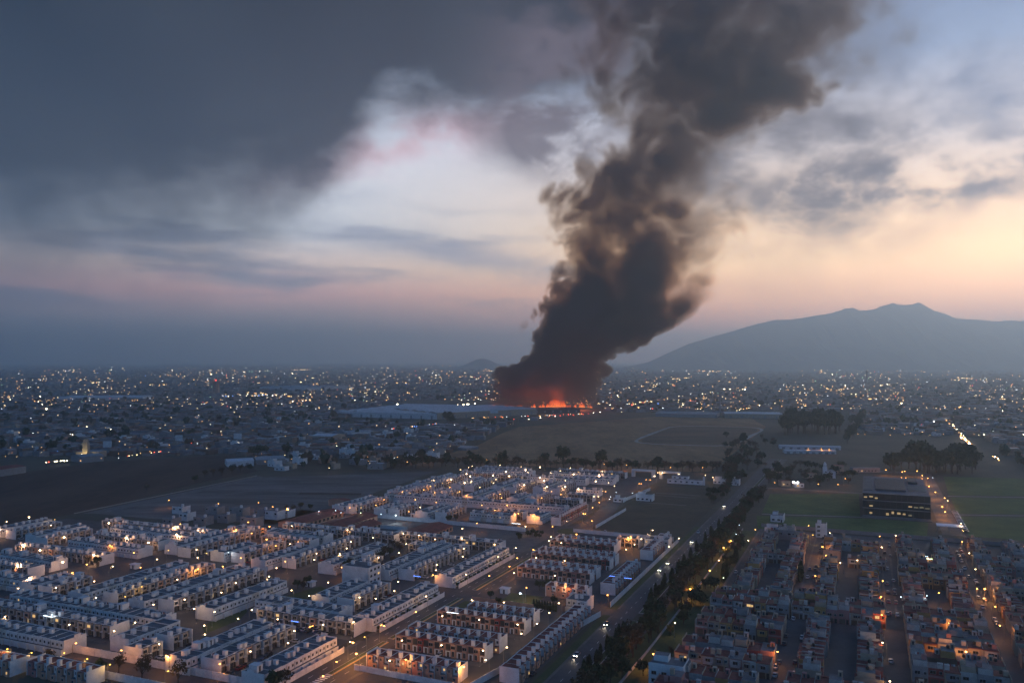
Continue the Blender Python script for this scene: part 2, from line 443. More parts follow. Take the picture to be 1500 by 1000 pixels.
ad = s.new('ShaderNodeAddShader'); st.links.new(va.outputs[0], ad.inputs[0]); st.links.new(vsn.outputs[0], ad.inputs[1])
so = s.new('ShaderNodeOutputMaterial'); st.links.new(ad.outputs[0], so.inputs['Volume'])
try: msm.volume_intersection_method
except Exception: pass
msm.cycles.volume_step_rate = 0.10 if hasattr(msm.cycles, 'volume_step_rate') else 0.1
v = []; fcs = []; NR, NS = 46, 40
for i in range(NR):
    z_ = 3 + (ZT - 3) * i / (NR - 1); c_, r_ = pl_at(z_)
    for j in range(NS):
        a = 2 * math.pi * j / NS
        g_ = 1.42 + 0.10 * (z_ / ZT) + 0.13 * mnoise.noise(Vector((math.cos(a) * 2.2, math.sin(a) * 2.2, z_ / 60)))
        v.append((c_ + math.cos(a) * (r_ * g_ + 6), PY + math.sin(a) * (min(r_ * 0.9, 190) * g_ + 6), z_))
for i in range(NR - 1):
    for j in range(NS):
        fcs.append((i * NS + j, i * NS + (j + 1) % NS, (i + 1) * NS + (j + 1) % NS, (i + 1) * NS + j))
fcs.append(tuple(range(NS))[::-1]); fcs.append(tuple((NR - 1) * NS + j for j in range(NS)))
me = bpy.data.meshes.new('smoke_plume'); me.from_pydata(v, [], fcs); me.materials.append(msm); me.update()
sp = ob('smoke_plume', me); tag(sp, 'towering black and brown smoke plume rising from the burning warehouse', 'smoke', kind='stuff')
# ------------------------------------------------------------------ town materials
M_white = material('white_render', (0.52, 0.525, 0.53), 0.85, 0.14, 0.25)
M_white2 = material('grey_render', (0.46, 0.46, 0.47), 0.85, 0.18, 0.25)
M_beige = material('beige_render', (0.27, 0.23, 0.19), 0.85, 0.16, 0.4)
M_roof = material('flat_roof_membrane', (0.085, 0.10, 0.115), 0.85, 0.35, 0.22)
M_roof2 = material('concrete_roof', (0.13, 0.13, 0.135), 0.85, 0.3, 0.25)
M_darkpanel = material('charcoal_panel', (0.035, 0.035, 0.04), 0.7, 0.2, 0.5)
M_frame = material('window_frame', (0.30, 0.30, 0.31), 0.5, 0.0)
M_glass = material('window_glass', (0.012, 0.014, 0.018), 0.08, 0.0, spec=0.6)
M_door = material('dark_door', (0.05, 0.035, 0.03), 0.6, 0.2, 1.0)
M_redroof = material('dark_red_roof', (0.17, 0.044, 0.036), 0.85, 0.35, 0.3)
M_tan = material('terracotta_render', (0.36, 0.21, 0.15), 0.88, 0.2, 0.3)
M_red = material('red_render', (0.26, 0.055, 0.045), 0.88, 0.2, 0.3)
M_ochre = material('ochre_render', (0.36, 0.20, 0.075), 0.88, 0.2, 0.3)
M_cream = material('cream_render', (0.30, 0.24, 0.18), 0.88, 0.16, 0.3)
M_salmon = material('salmon_render', (0.28, 0.135, 0.125), 0.88, 0.16, 0.3)
M_greyw = material('slate_render', (0.21, 0.20, 0.20), 0.88, 0.16, 0.3)
M_brown = material('brown_render', (0.14, 0.085, 0.06), 0.88, 0.2, 0.3)
M_gwall = material('weathered_white_render', (0.34, 0.32, 0.30), 0.88, 0.2, 0.3)
M_asphalt = material('asphalt', (0.055, 0.057, 0.062), 0.8, 0.25, 0.08, spec=0.4)
M_asphalt2 = material('worn_asphalt', (0.058, 0.058, 0.06), 0.8, 0.25, 0.06, spec=0.4)
M_paving = material('concrete_paving', (0.11, 0.105, 0.10), 0.85, 0.25, 0.15)
M_kerb = material('kerb_concrete', (0.30, 0.30, 0.30), 0.85, 0.15, 0.3)
M_yellow = material('yellow_paint', (0.55, 0.33, 0.04), 0.7, 0.2, 0.8)
M_wpaint = material('white_paint', (0.7, 0.7, 0.7), 0.7, 0.2, 0.8)
M_grass = material('lawn', (0.035, 0.055, 0.02), 0.95, 0.3, 0.1, col2=(0.07, 0.085, 0.03))
M_pitch = material('pitch_turf', (0.035, 0.075, 0.015), 0.95, 0.3, 0.05, col2=(0.09, 0.135, 0.03))
M_dry = material('dry_grass', (0.14, 0.072, 0.034), 0.95, 0.3, 0.02, col2=(0.30, 0.165, 0.075), stretch=(1, 0.35, 1))
M_soil = material('bare_soil', (0.028, 0.017, 0.012), 0.95, 0.3, 0.02, col2=(0.075, 0.045, 0.032), stretch=(1, .3, 1))
M_lot = material('graded_earth', (0.055, 0.052, 0.048), 0.95, 0.3, 0.03, col2=(0.15, 0.145, 0.14), stretch=(0.25, 1.4, 1))
M_wasteland = material('waste_ground', (0.035, 0.033, 0.022), 0.95, 0.3, 0.03, col2=(0.075, 0.06, 0.035))
M_wall = material('boundary_wall_render', (0.55, 0.52, 0.52), 0.88, 0.2, 0.3)
M_metal = material('galvanised_steel', (0.25, 0.26, 0.27), 0.5, 0.0, metal=0.6)
M_pole = material('lamp_pole_steel', (0.16, 0.165, 0.17), 0.5, 0.0, metal=0.4)
M_tank = material('black_plastic_tank', (0.02, 0.02, 0.022), 0.5, 0.0)
M_gwhite = glow('lamp_warm_white', (1.0, 0.66, 0.34), 20.0)
M_gorange = glow('lamp_sodium', (1.0, 0.42, 0.09), 13.0)
M_gcool = glow('lamp_cool_white', (0.72, 0.88, 1.0), 8.0)
M_gyellow = glow('lamp_yellow', (1.0, 0.58, 0.10), 7.0)
M_ggreen = glow('lamp_greenish', (0.78, 1.0, 0.55), 16.0)
M_gred = glow('tail_lamp_red', (1.0, 0.06, 0.03), 9.0)
M_gblue = glow('string_lights_blue', (0.10, 0.25, 1.0), 8.0)
M_lit = glow('lit_window', (1.0, 0.62, 0.24), 0.9)
M_lit2 = glow('lit_window_dim', (1.0, 0.72, 0.42), 0.3)

CARPORTS = []
RECTS = []          # built-up rectangles in grid coordinates (u0, u1, v0, v1)

# ------------------------------------------------------------------ house meshes (5 m wide units, facade on y = 0 facing -y)
M_shade = material('shaded_front_render', (0.25, 0.245, 0.24), 0.88, 0.2, 0.3)  # shade in the gaps between the bays put into the wall colour
def window_mesh(w, h, glass):
    b = MB(); b.box(-w / 2, w / 2, -0.07, 0.05, 0, h, M_frame)
    b.face([(-w / 2 + .09, -0.08, .09), (w / 2 - .09, -0.08, .09), (w / 2 - .09, -0.08, h - .09), (-w / 2 + .09, -0.08, h - .09)], glass)
    b.box(-0.03, 0.03, -0.10, -0.075, .09, h - .09, M_frame)
    return b.mesh('window')
WIN = {('s', 0): window_mesh(1.0, 1.1, M_glass), ('s', 1): window_mesh(1.0, 1.1, M_lit), ('b', 0): window_mesh(1.9, 1.35, M_glass), ('b', 1): window_mesh(1.9, 1.35, M_lit),
       ('t', 0): window_mesh(1.2, 2.1, M_glass), ('t', 1): window_mesh(1.2, 2.1, M_lit2)}
db = MB(); db.box(-.5, .5, -0.06, 0.05, 0, 2.1, M_door); db.box(.34, .40, -0.12, -0.06, 1.0, 1.1, M_metal); DOOR = db.mesh('door')
def garage_mesh(mat):
    b = MB(); b.box(-1.25, 1.25, -0.05, 0.05, 0, 2.2, mat)
    for k in range(4): b.box(-1.25, 1.25, -0.08, -0.05, .1 + k * .55, .14 + k * .55, mat)
    return b.mesh('garage_door')
GARAGE = garage_mesh(M_brown)
def tank_box(mat, w=1.55, d=1.45, h=1.75):
    b = MB(); b.box(-w / 2, w / 2, -d / 2, d / 2, 0, h, mat, top=M_roof2)
    b.box(-w / 2 - .08, w / 2 + .08, -d / 2 - .08, d / 2 + .08, h, h + .1, mat)
    b.box(-.35, .35, d / 2 - .02, d / 2 + .03, .2, 1.5, M_darkpanel)
    return b.mesh('tank_box')
TANK = {m: tank_box(m) for m in (M_white, M_cream, M_white2, M_salmon, M_gwall)}
TANKP = tank_box(M_white, 1.25, 1.3, 2.1)
tb = MB(); tb.tube((0, 0, 0.35), (0, 0, 1.35), .55, .55, M_tank, 10); tb.tube((0, 0, 1.35), (0, 0, 1.6), .55, .2, M_tank, 10)
for a in (0, 2.1, 4.2): tb.tube((.4 * math.cos(a), .4 * math.sin(a), 0), (.4 * math.cos(a), .4 * math.sin(a), .36), .04, .04, M_metal, 4)
TANK_ROUND = tb.mesh('water_tank')
dm = MB(); dm.tube((0, 0, 0), (0, 0, .8), .03, .03, M_metal, 4)
for j in range(8):
    a, b_ = j * math.pi / 4, (j + 1) * math.pi / 4
    dm.face([(0, -.1, .9), (.38 * math.cos(a), -.22, .9 + .38 * math.sin(a)), (.38 * math.cos(b_), -.22, .9 + .38 * math.sin(b_))], M_white2)
DISH = dm.mesh('satellite_dish')

def parapet(b, h, dep, y0, wall, roof):
    b.box(0, 5, y0, y0 + .18, h, h + .34, wall); b.box(0, 5, dep - .18, dep, h, h + .34, wall)
    b.box(-.08, .08, y0 + .18, dep - .18, h, h + .27, wall, top=roof)
def body_WB(wall, roof, h=5.35, dep=10.5):
    b = MB(); b.box(0, 5, 0, dep, 0, h, wall, top=roof); parapet(b, h, dep, 0, wall, roof)
    b.box(.02, 4.98, -1.0, -.003, 0, 2.55, wall, top=roof)                       # laundry lean-to
    b.box(-.07, .07, -1.9, -1.0, 0, 2.3, wall)                                   # yard divider
    b.box(2.3, 2.5, -.12, -.003, 2.6, 5.2, M_metal)                              # downpipe
    return b.mesh('house')
def body_WF(wall, bay, roof, h=5.35, dep=9.5):
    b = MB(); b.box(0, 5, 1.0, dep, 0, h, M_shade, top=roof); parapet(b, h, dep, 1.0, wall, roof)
    b.box(.25, 3.2, 0, .995, 2.7, h + .2, bay, top=roof, bottom=True)            # projecting bay
    b.box(3.45, 4.35, .93, .998, 0, h - .1, M_darkpanel)                         # dark vertical strip
    b.box(3.25, 4.9, -.15, .99, 2.45, 2.62, wall, bottom=True)                   # porch slab
    b.box(-.1, .1, -.25, .99, 0, h - .1, M_white2)                                   # party fin
    b.box(.4, 3.1, .95, .997, 0, 2.5, M_darkpanel)                               # carport back wall, dark sheet painting the shade under the bay
    return b.mesh('house')
def body_PF(fac, roof=M_redroof, h=5.3, dep=7.6):
    b = MB(); b.box(0, 5, .6, dep, 0, h, fac, top=roof)
    b.box(0, 5, .6, .8, h, h + .3, fac); b.box(0, 5, dep - .2, dep, h, h + .3, M_white)
    b.box(-.08, .08, .8, dep - .2, h, h + .16, M_white2)
    b.box(0.1, 2.3, 0, .595, 0, h + .15, fac, top=roof)                          # projecting half
    b.box(2.7, 4.8, .1, .597, 0, 2.5, M_white, top=roof)                         # white porch
    b.box(2.75, 4.85, .52, .598, 2.7, h - .2, M_darkpanel)
    return b.mesh('house')
def body_PB(fac, roof=M_redroof, h=5.3, dep=7.6):
    b = MB(); b.box(0, 5, .9, dep, 0, h, M_white, top=roof)
    b.box(0, 5, dep - .2, dep, h, h + .3, M_white)
    b.box(.15, 2.5, 0, .895, 0, h - .1, fac, top=roof)
    b.box(2.52, 4.9, -.6, .893, 0, 2.6, fac, top=M_roof)
    b.box(-.1, .1, -.3, dep - .25, 0, h + .18, M_white2)
    return b.mesh('house')
def body_G(wall, roof, kind, trim):
    b = MB(); h = 5.4; dep = 9.2
    if kind == 0:
        b.box(0, 5, .6, dep, 0, h, wall, top=roof); b.box(.3, 2.9, 0, .595, 2.6, h - .2, trim, top=roof, bottom=True)
        b.box(0, 5, .6, .8, h, h + .35, wall)
    elif kind == 1:
        b.box(0, 5, .3, dep, 0, h, wall, top=roof); b.box(.5, 4.5, .05, .297, 2.9, h - .3, trim); b.box(.8, 4.2, -.7, .045, 2.6, 2.8, trim, bottom=True)
        b.box(.8, 4.2, -.7, -.6, 2.8, 3.6, trim)
        b.box(-.05, 5.05, -.1, 1.4, h, h + .2, roof, bottom=True)
    elif kind == 2:      # extended to three storeys
        b.box(0, 5, .4, dep, 0, h, wall, top=roof); b.box(.4, 4.9, 2.2, dep - 1, h, h + 2.5, trim, top=M_roof2)
        b.box(0, 5, .4, .6, h, h + .9, wall)
    else:                # one-storey front with set back upper floor
        b.box(0, 5, 0, dep, 0, 2.8, wall, top=M_roof2); b.box(0.05, 4.95, 2.4, dep - .05, 2.8, h, wall, top=roof); b.box(0, 5, 0, .2, 2.8, 3.5, trim)
    b.box(-.1, .1, .9, dep - .1, 0, h + .4, trim)
    return b.mesh('house')
M_buff = material('buff_render', (0.46, 0.42, 0.36), 0.88, 0.18, 0.3); M_paleblue = material('pale_blue_render', (0.38, 0.43, 0.47), 0.88, 0.18, 0.3)
HB = [body_WB(M_white, M_roof), body_WB(M_white, M_roof2), body_WB(M_white2, M_roof), body_WB(M_buff, M_roof2), body_WB(M_paleblue, M_roof)]
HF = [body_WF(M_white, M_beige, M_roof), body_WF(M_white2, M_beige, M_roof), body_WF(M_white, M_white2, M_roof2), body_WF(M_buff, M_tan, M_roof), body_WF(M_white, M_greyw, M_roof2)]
rb_ = MB(); rb_.box(-1.6, 1.6, -1.9, 1.9, 0, 2.4, M_white, top=M_roof2); rb_.box(-1.75, 1.75, -2.05, 2.05, 2.4, 2.52, M_white2); rb_.box(-.5, .5, -1.96, -1.9, .1, 2.1, M_door); ROOF_ROOM = rb_.mesh('roof_room')
lb_ = MB(); lb_.tube((-1.5, 0, 0), (-1.5, 0, 1.7), .03, .03, M_metal, 4); lb_.tube((1.5, 0, 0), (1.5, 0, 1.7), .03, .03, M_metal, 4)
for q_, m_ in enumerate((M_white, M_red, M_greyw, M_paleblue)): lb_.box(-1.3 + q_ * .66, -.75 + q_ * .66, -.02, .02, .8, 1.6, m_)
LAUNDRY = lb_.mesh('washing_line')
HPF = [body_PF(M_tan), body_PF(M_salmon), body_PF(M_red)]
HPB = [body_PB(M_tan), body_PB(M_salmon), body_PB(M_tan)]
_gw = [(M_cream, M_gwall), (M_gwall, M_cream), (M_ochre, M_cream), (M_red, M_salmon), (M_greyw, M_gwall), (M_salmon, M_gwall), (M_brown, M_ochre), (M_cream, M_greyw), (M_greyw, M_gwall)]
HG = [body_G(w, M_redroof if (i + k) % 6 else M_roof2, k, t) for i, (w, t) in enumerate(_gw) for k in range(4)]

NUMW = 'zero one two three four five six seven eight nine ten eleven twelve thirteen fourteen fifteen sixteen seventeen eighteen nineteen twenty'.split()
def nword(n): return NUMW[n] if n <= 20 else ('twenty-' + NUMW[n - 20] if n < 30 and n > 20 else 'thirty or more')
def place_of(u, v, orient, kind):
    if kind.startswith('P'):
        if orient == 'R': return 'along the avenue verge'
        return 'on the block with the lawn' if u < 400 else 'on the block by the roundabout'
    if kind == 'G':
        if u < 412: return 'by the avenue park' if v < -33 else ('between the two narrow streets' if v < 10 else 'beyond the narrow streets')
        return 'by the avenue trees' if v < -33 else ('in front of the school pitch' if v < 47 else 'below the school drive')
    if u > 780: return 'against the far tree line'
    if u > 700: return 'in the north estate near its gate'
    if u > 640: return 'amid the north estate'
    if u > 590: return 'on the north estate cross lane'
    if u > 535: return 'behind the north estate wall'
    if v > -210: return 'along the lamplit main road'
    if v < -400: return 'by the brown field' if u > 340 else 'short of the brown field'
    if u < 285: return 'by the pink boundary walls'
    if u < 320: return 'near the estate entrance'
    if u < 375: return 'in the middle of the white estate'
    return 'by the red-roofed school halls'
GROUPS = {'WB': 'white terraces of the estate seen from behind', 'WF': 'white terraces of the estate seen from the front', 'PF': 'terracotta terraces with dark red roofs', 'PB': 'terracotta terraces seen from behind', 'G': 'coloured terraces across the avenue'}
def terrace(kind, orient, a, b, c, gwall=False, pw=5.0, seed=None):
    r = random.Random(seed if seed is not None else int(a * 7 + b * 13 + c * 31))
    L = b - a; n = max(1, round(L / pw)); w = L / n; dep = 7.6 if kind[0] == 'P' else (9.2 if kind == 'G' else (10.5 if kind == 'WB' else 9.5))
    if orient == 'R': loc = W(a, c); rz = ROT_U; RECTS.append((a, b, c - dep, c)); cu, cv = (a + b) / 2, c
    elif orient == 'X': loc = W(c, a); rz = ROT_V; RECTS.append((c, c + dep, a, b)); cu, cv = c, (a + b) / 2
    elif orient == 'L': loc = W(b, c); rz = ROT_U + math.pi; RECTS.append((a, b, c, c + dep)); cu, cv = (a + b) / 2, c
    else: loc = W(c, b); rz = ROT_V + math.pi; RECTS.append((c - dep, c, a, b)); cu, cv = c, (a + b) / 2
    t = empty('terrace', loc, rz)
    far = cu > 520
    pl = place_of(cu, cv, orient, kind)
    run = 'lanewise' if orient in 'RL' else 'crosswise'
    n_txt = nword(n) + (' houses' if n > 1 else ' house')
    if kind == 'WB': lab = 'white terrace of %s, windowed back wall, %s' % (n_txt, pl)
    elif kind == 'WF': lab = 'white bay-fronted terrace of %s, %s' % (n_txt, pl)
    elif kind == 'PF': lab = 'red-roofed terracotta terrace of %s, porch side, %s' % (n_txt, pl)
    elif kind == 'PB': lab = 'red-roofed terracotta terrace of %s, yard side, %s' % (n_txt, pl)
    else: lab = 'mixed-colour terrace of %s, %s' % (n_txt, pl)
    ends = []
    for i in range(n):
        x = i * w
        bank = {'WB': HB, 'WF': HF, 'PF': HPF, 'PB': HPB, 'G': HG}[kind]
        me = r.choice(bank) if kind == 'G' else (bank[0] if r.random() < .62 else r.choice(bank))
        if kind == 'G': ends.append(['cream', 'white', 'ochre', 'dark red', 'slate', 'salmon', 'brown', 'buff', 'pale grey'][HG.index(me) // 4])
        zs = 1.0 + (r.uniform(-.025, .025) if kind != 'G' else r.uniform(-.06, .06))
        yo = 0.0 if kind != 'G' else r.choice((0, 0, .5, -.4))
        h = ob('house', me, t, (x, yo, 0), 0, (w / 5.0, 1, zs))
        top = 5.36
        if kind == 'WB':
            ob('window', WIN[('s', int(r.random() < .03))], h, (1.25, 0, 3.45)); ob('window', WIN[('s', int(r.random() < .02))], h, (3.75, 0, 3.45))
            if r.random() < .8: ob('tank_box', TANK[M_white], h, (r.choice((.95, 1.1, 3.9)), r.uniform(3.4, 5.6), top))
        elif kind == 'WF':
            ob('window', WIN[('b', int(r.random() < .05))], h, (1.7, 0, 3.5))
            if not far: ob('door', DOOR, h, (3.9, .93, .02)); ob('window', WIN[('t', int(r.random() < .06))], h, (1.7, .95, .3))
            ob('tank_box', TANK[M_white], h, (r.choice((.95, 1.0, 4.0)), r.uniform(1.9, 3.2), top))
        elif kind == 'PF':
            ob('window', WIN[('b', 0)], h, (1.2, 0, 3.3)); ob('window', WIN[('t', int(r.random() < .05))], h, (1.2, 0, .4)); ob('door', DOOR, h, (3.9, .1, .02))
            ob('tank_box', TANKP, h, (4.2, r.uniform(1.6, 2.2), 5.31))
        elif kind == 'PB':
            ob('window', WIN[('s', int(r.random() < .06))], h, (1.3, 0, 3.4)); ob('window', WIN[('s', int(r.random() < .06))], h, (3.7, .9, 3.5)); ob('window', WIN[('s', int(r.random() < .12))], h, (3.7, -.6, .9))
            ob('tank_box', TANKP, h, (4.2, r.uniform(1.5, 2.0), 5.31))
        else:
            k = HG.index(me) % 4
            yf = {0: 0.0, 1: .05, 2: .4, 3: 2.4}[k]
            ob('window', WIN[('b', int(r.random() < .03))], h, (1.6 if k != 1 else 2.5, yf, 3.3))
            if r.random() < .6: ob('window', WIN[('s', int(r.random() < .03))], h, (4.0, {0: .6, 1: .05, 2: .4, 3: 2.4}[k], 3.4))
            if not far: ob('garage_door', GARAGE, h, (2.0, {0: .6, 1: .3, 2: .4, 3: 0}[k], .02)); ob('door', DOOR, h, (4.2, {0: .6, 1: .3, 2: .4, 3: 0}[k], .02))
            zt = {0: 5.4, 1: 5.4, 2: 7.9, 3: 5.4}[k]
            ob('tank_box', TANK[r.choice((M_gwall, M_cream, M_cream, M_gwall, M_salmon))], h, (r.choice((1.0, 3.9)), r.uniform(3.4, 4.4), zt))
            if r.random() < .5: ob('water_tank', TANK_ROUND, h, (2.5, r.uniform(4.0, 5.5), zt))
        if kind[0] == 'W' and r.random() < .07: ob('roof_room', ROOF_ROOM, h, (2.5, 6.2, top))
        elif kind[0] != 'P' and r.random() < .10: ob('washing_line', LAUNDRY, h, (2.5, r.uniform(5.6, 6.8), top if kind != 'G' or k != 2 else 7.91))
        if kind != 'G' and r.random() < .12: ob('satellite_dish', DISH, h, (2.6, 2.6, top))
    if kind == 'G':
        lab = 'terrace of %s, %s to %s, %s' % (n_txt, ends[0], ends[-1], pl)
    tag(t, lab, 'terraced houses', GROUPS[kind])
    wallm = M_white if kind[0] != 'G' else M_cream
    for x0 in (-.22, n * w + .02):
        eb_ = MB(); y0 = {'WF': -.6, 'PF': -.1, 'PB': -.3, 'G': -.1}.get(kind, 0)
        eb_.box(x0, x0 + .2, y0, dep + .05, 0, 5.95, wallm)
        if kind == 'WB': eb_.box(x0, x0 + .2, dep * .45, dep * .75, 5.95, 6.9, wallm)
        eb_.build('end_wall', t)
    if kind == 'WF' and cu < 480: CARPORTS.extend((t, i * w + 1.7) for i in range(n) if r.random() < .30)
    if kind == 'WF' or kind == 'PF':
        fr = MB(); fr.box(0, n * w, -4.6, -.65, 0, .06, M_paving); fr.build('forecourt', t)
    if gwall:
        for i in range(n):
            gw = MB(); gw.box(i * w + .03, (i + 1) * w - .03, -3.65, -3.42, 0, 2.35, M_wall); gw.box((i + 1) * w - .15, (i + 1) * w + .12, -3.72, -3.36, 0, 2.6, M_wall)
            gw.build('garden_wall', t)
    return t

# ------------------------------------------------------------------ the white estate (grid metres read off the photograph)
T = terrace
for a, b in ((240, 284), (311, 371), (387, 461)): T('WB', 'R', a, b, -202.5, gwall=True)
T('WF', 'R', 245, 289, -228); T('WB', 'R', 240, 289, -240)
T('WF', 'R', 332, 364, -227); T('WB', 'R', 330, 363, -239.5); T('WF', 'R', 391, 458, -228.5); T('WB', 'R', 386, 459, -241)
T('WF', 'R', 242, 252, -265.5); T('WF', 'R', 258, 268, -265.5); T('WB', 'R', 248, 275, -279); T('WB', 'R', 294, 346, -278)
T('WF', 'R', 296, 361, -304.5); T('WB', 'R', 290, 362, -316.5); T('WF', 'R', 386, 451, -304); T('WB', 'R', 376, 417, -317)
T('WF', 'R', 294, 359, -339); T('WB', 'R', 287, 355, -354); T('WB', 'R', 382, 410, -353); T('WF', 'R', 384, 421, -340)
T('WF', 'R', 289, 312, -379); T('WB', 'R', 288, 311, -391); T('WF', 'R', 382, 450, -380); T('WB', 'R', 384, 450, -392)
T('WF', 'R', 386, 412, -262); T('WB', 'R', 384, 440, -276)
T('WB', 'R', 372, 412, -541); T('WF', 'R', 374, 408, -526); T('WB', 'R', 370, 407, -500); T('WF', 'R', 367, 400, -486)
T('WB', 'X', -372, -302, 236); T('WF', 'X', -395, -300, 257); T('WB', 'X', -386, -289, 272)
T('WB', 'X', -270, -222, 313); T('WF', 'X', -259, -206, 302)
T('WF', 'X', -376, -286, 464); T('WB', 'X', -372, -326, 442); T('WF', 'X', -364, -326, 428)
T('WF', 'X', -286, -213, 470); T('WF', 'X', -264, -246, 446)
for k, a, b, c in (('WB', -432, -404, 291), ('WF', -458, -425, 310), ('WB', -475, -427, 325), ('WF', -486, -413, 346), ('WB', -468, -407, 368), ('WF', -470, -412, 388), ('WF', -503, -405, 423), ('WB', -478, -400, 408)):
    T(k, 'X', a, b, c)
T('WB', 'X', -470, -436, 275); T('WF', 'X', -440, -400, 262)
# north estate
for k, a, b, c in (('WB', 541, 590, -380), ('WF', 541, 590, -368), ('WB', 622, 660, -380), ('WB', 670, 738, -382), ('WF', 622, 660, -368), ('WF', 670, 738, -370),
                   ('WB', 622, 652, -345), ('WF', 622, 652, -332), ('WB', 544, 575, -343), ('WF', 544, 578, -331), ('WB', 544, 580, -306), ('WF', 548, 580, -292), ('WB', 622, 668, -306), ('WF', 622, 668, -293),
                   ('WB', 682, 732, -307), ('WF', 682, 732, -292), ('WB', 676, 728, -345), ('WF', 676, 728, -332), ('WB', 627, 656, -267), ('WF', 632, 668, -253), ('WB', 690, 734, -269), ('WF', 690, 737, -254),
                   ('PF', 563, 626, -206), ('WB', 562, 584, -222)):
    T(k, 'R', a, b, c)
for k, a, b, c in (('WB', -382, -218, 604), ('WF', -384, -329, 800), ('WB', -384, -318, 782), ('WF', -384, -310, 752), ('WF', -300, -228, 812), ('WB', -268, -227, 766), ('WB', -300, -230, 786), ('WB', -240, -219, 696),
                   ('WB', -276, -243, 556), ('WF', -272, -240, 572), ('WB', -320, -250, 752), ('WF', -244, -218, 640), ('WF', -238, -216, 668)):
    T(k, 'X', a, b, c)
# terracotta blocks between the main road and the avenue
for k, a, b, c in (('PB', -181, -141, 274), ('PF', -182, -141, 297), ('PB', -183, -140, 309), ('PF', -182, -139, 333), ('PB', -173, -140, 346), ('PB', -152, -130, 393), ('PF', -180, -138, 422), ('PB', -180, -138, 433),
                   ('PF', -185, -137, 455), ('PB', -185, -137, 466), ('PF', -187, -145, 491), ('PB', -187, -146, 502)):
    T(k, 'X', a, b, c)
for a, b in ((282, 367), (408, 458), (488, 539)): T('PB', 'R', a, b, -120)
T('WB', 'X', -134, -124, 374); T('WB', 'X', -133, -118, 520); T('WF', 'X', -150, -136, 516)
# small blocks at the foot of the frame
T('PB', 'X', -338, -300, 212); T('PB', 'X', -296, -264, 216)
# coloured district across the avenue
G_X = [(-71, -35, 324), (-71, -35, 366), (-71, -35, 403), (-34, 6, 405), (14, 46, 343), (14, 46, 374), (14, 46, 404), (54, 90, 346), (54, 92, 375), (56, 96, 406), (-12, 8, 517), (14, 46, 485), (15, 44, 519), (55, 88, 529), (56, 90, 480), (-27, 5, 560), (-62, -46, 578),
       (-66, -36, 510), (96, 130, 420), (96, 132, 450), (97, 134, 490), (-71, -38, 290), (-28, 5, 296), (15, 46, 305)]
for a, b, c in G_X:
    T('G', 'X', a, b, c)
for a, b, c in G_X:
    if c not in (517, 560, 578, 510): T('G', 'Y', a, b, c + 24)
def gblock(v0, v1, u0, u1):
    T('G', 'L', u0, u1, v0 + 1.0); T('G', 'R', u0, u1, v1 - 1.0)
for q in ((-66, -36, 432, 505), (-66, -36, 526, 574), (-27, 5, 324, 396), (-27, 5, 434, 508), (-27, 5, 532, 556), (14, 46, 432, 480), (14, 46, 548, 596), (55, 87, 434, 474), (55, 87, 508, 524), (55, 87, 558, 606), (96, 128, 520, 610), (137, 168, 470, 610)):
    gblock(*q)
# ------------------------------------------------------------------ ground sheets, roads, walls
def poly_px(name, pts, mat, z, label=None):
    b = MB(); b.face([ground(x, y) + (z,) for x, y in pts][::-1], mat)
    o = b.build(name); structure(o, label)
    if o.data.polygons[0].normal.z < 0: o.data.flip_normals()
    return o
def rect(name, u0, u1, v0, v1, mat, z, label=None, parent=None):
    b = MB(); b.face([W(u0, v0, z), W(u0, v1, z), W(u1, v1, z), W(u1, v0, z)], mat)
    o = b.build(name, parent)
    if o.data.polygons[0].normal.z < 0: o.data.flip_normals()
    if parent is None: structure(o, label)
    return o
def strip(b, u0, u1, v0, v1, z0, z1, mat):      # low box in grid coordinates
    P_ = [W(u0, v0), W(u0, v1), W(u1, v1), W(u1, v0)]
    i = len(b.v); k = b.mi(mat)
    for z in (z0, z1): b.v += [(p[0], p[1], z) for p in P_]
    for q in ((0, 1, 5, 4), (1, 2, 6, 5), (2, 3, 7, 6), (3, 0, 4, 7), (4, 5, 6, 7), (7, 6, 5, 4)):
        b.f.append(tuple(i + a for a in q)); b.m.append(k)
        if q == (7, 6, 5, 4): b.f.pop(); b.m.pop()
poly_px('field', [(-160, 700), (0, 697), (150, 676), (340, 666), (378, 690), (290, 708), (130, 748), (0, 772), (-160, 800)], M_soil, 0.03, 'ploughed dark brown field beyond the estate')
poly_px('building_plot', [(140, 752), (378, 699), (540, 694), (640, 690), (500, 738), (400, 768), (300, 760), (230, 760)], M_lot, 0.035, 'graded grey building plot')
poly_px('meadow', [(650, 668), (720, 640), (760, 625), (960, 610), (1100, 612), (1122, 625), (1062, 674), (1040, 690), (900, 692), (720, 677)], M_dry, 0.03, 'dry brown meadow round the racetrack')
poly_px('dark_strip', [(430, 676), (640, 640), (760, 622), (700, 652), (560, 690), (440, 692)], M_wasteland, 0.04, 'dark fallow strip before the meadow')
rect('waste_ground', 548, 780, -186, -118, M_wasteland, 0.05, 'dark overgrown plot beside the avenue')
for i, (u0, u1, v0, v1) in enumerate(((735, 739, -178, -138), (722, 725, -178, -140), (682, 685, -180, -140))): rect('path', u0, u1, v0, v1, M_paving, 0.09, 'pale track across the overgrown plot')
poly_px('plot_track', [(120, 752), (380, 697), (388, 698), (150, 752)], M_paving, 0.06, 'pale dirt track along the brown field')
for (x0, y0, x1, y1, w_) in ((405, 716, 560, 716, 1.2), (390, 725, 530, 728, 1.3), (380, 734, 500, 738, 1.4), (300, 728, 380, 716, 1.2), (440, 706, 600, 703, 1.0)):
    poly_px('path', [(x0, y0), (x1, y1), (x1 + 3, y1 + w_), (x0 - 3, y0 + w_)], M_paving, 0.06, 'pale graded lane on the building plot')
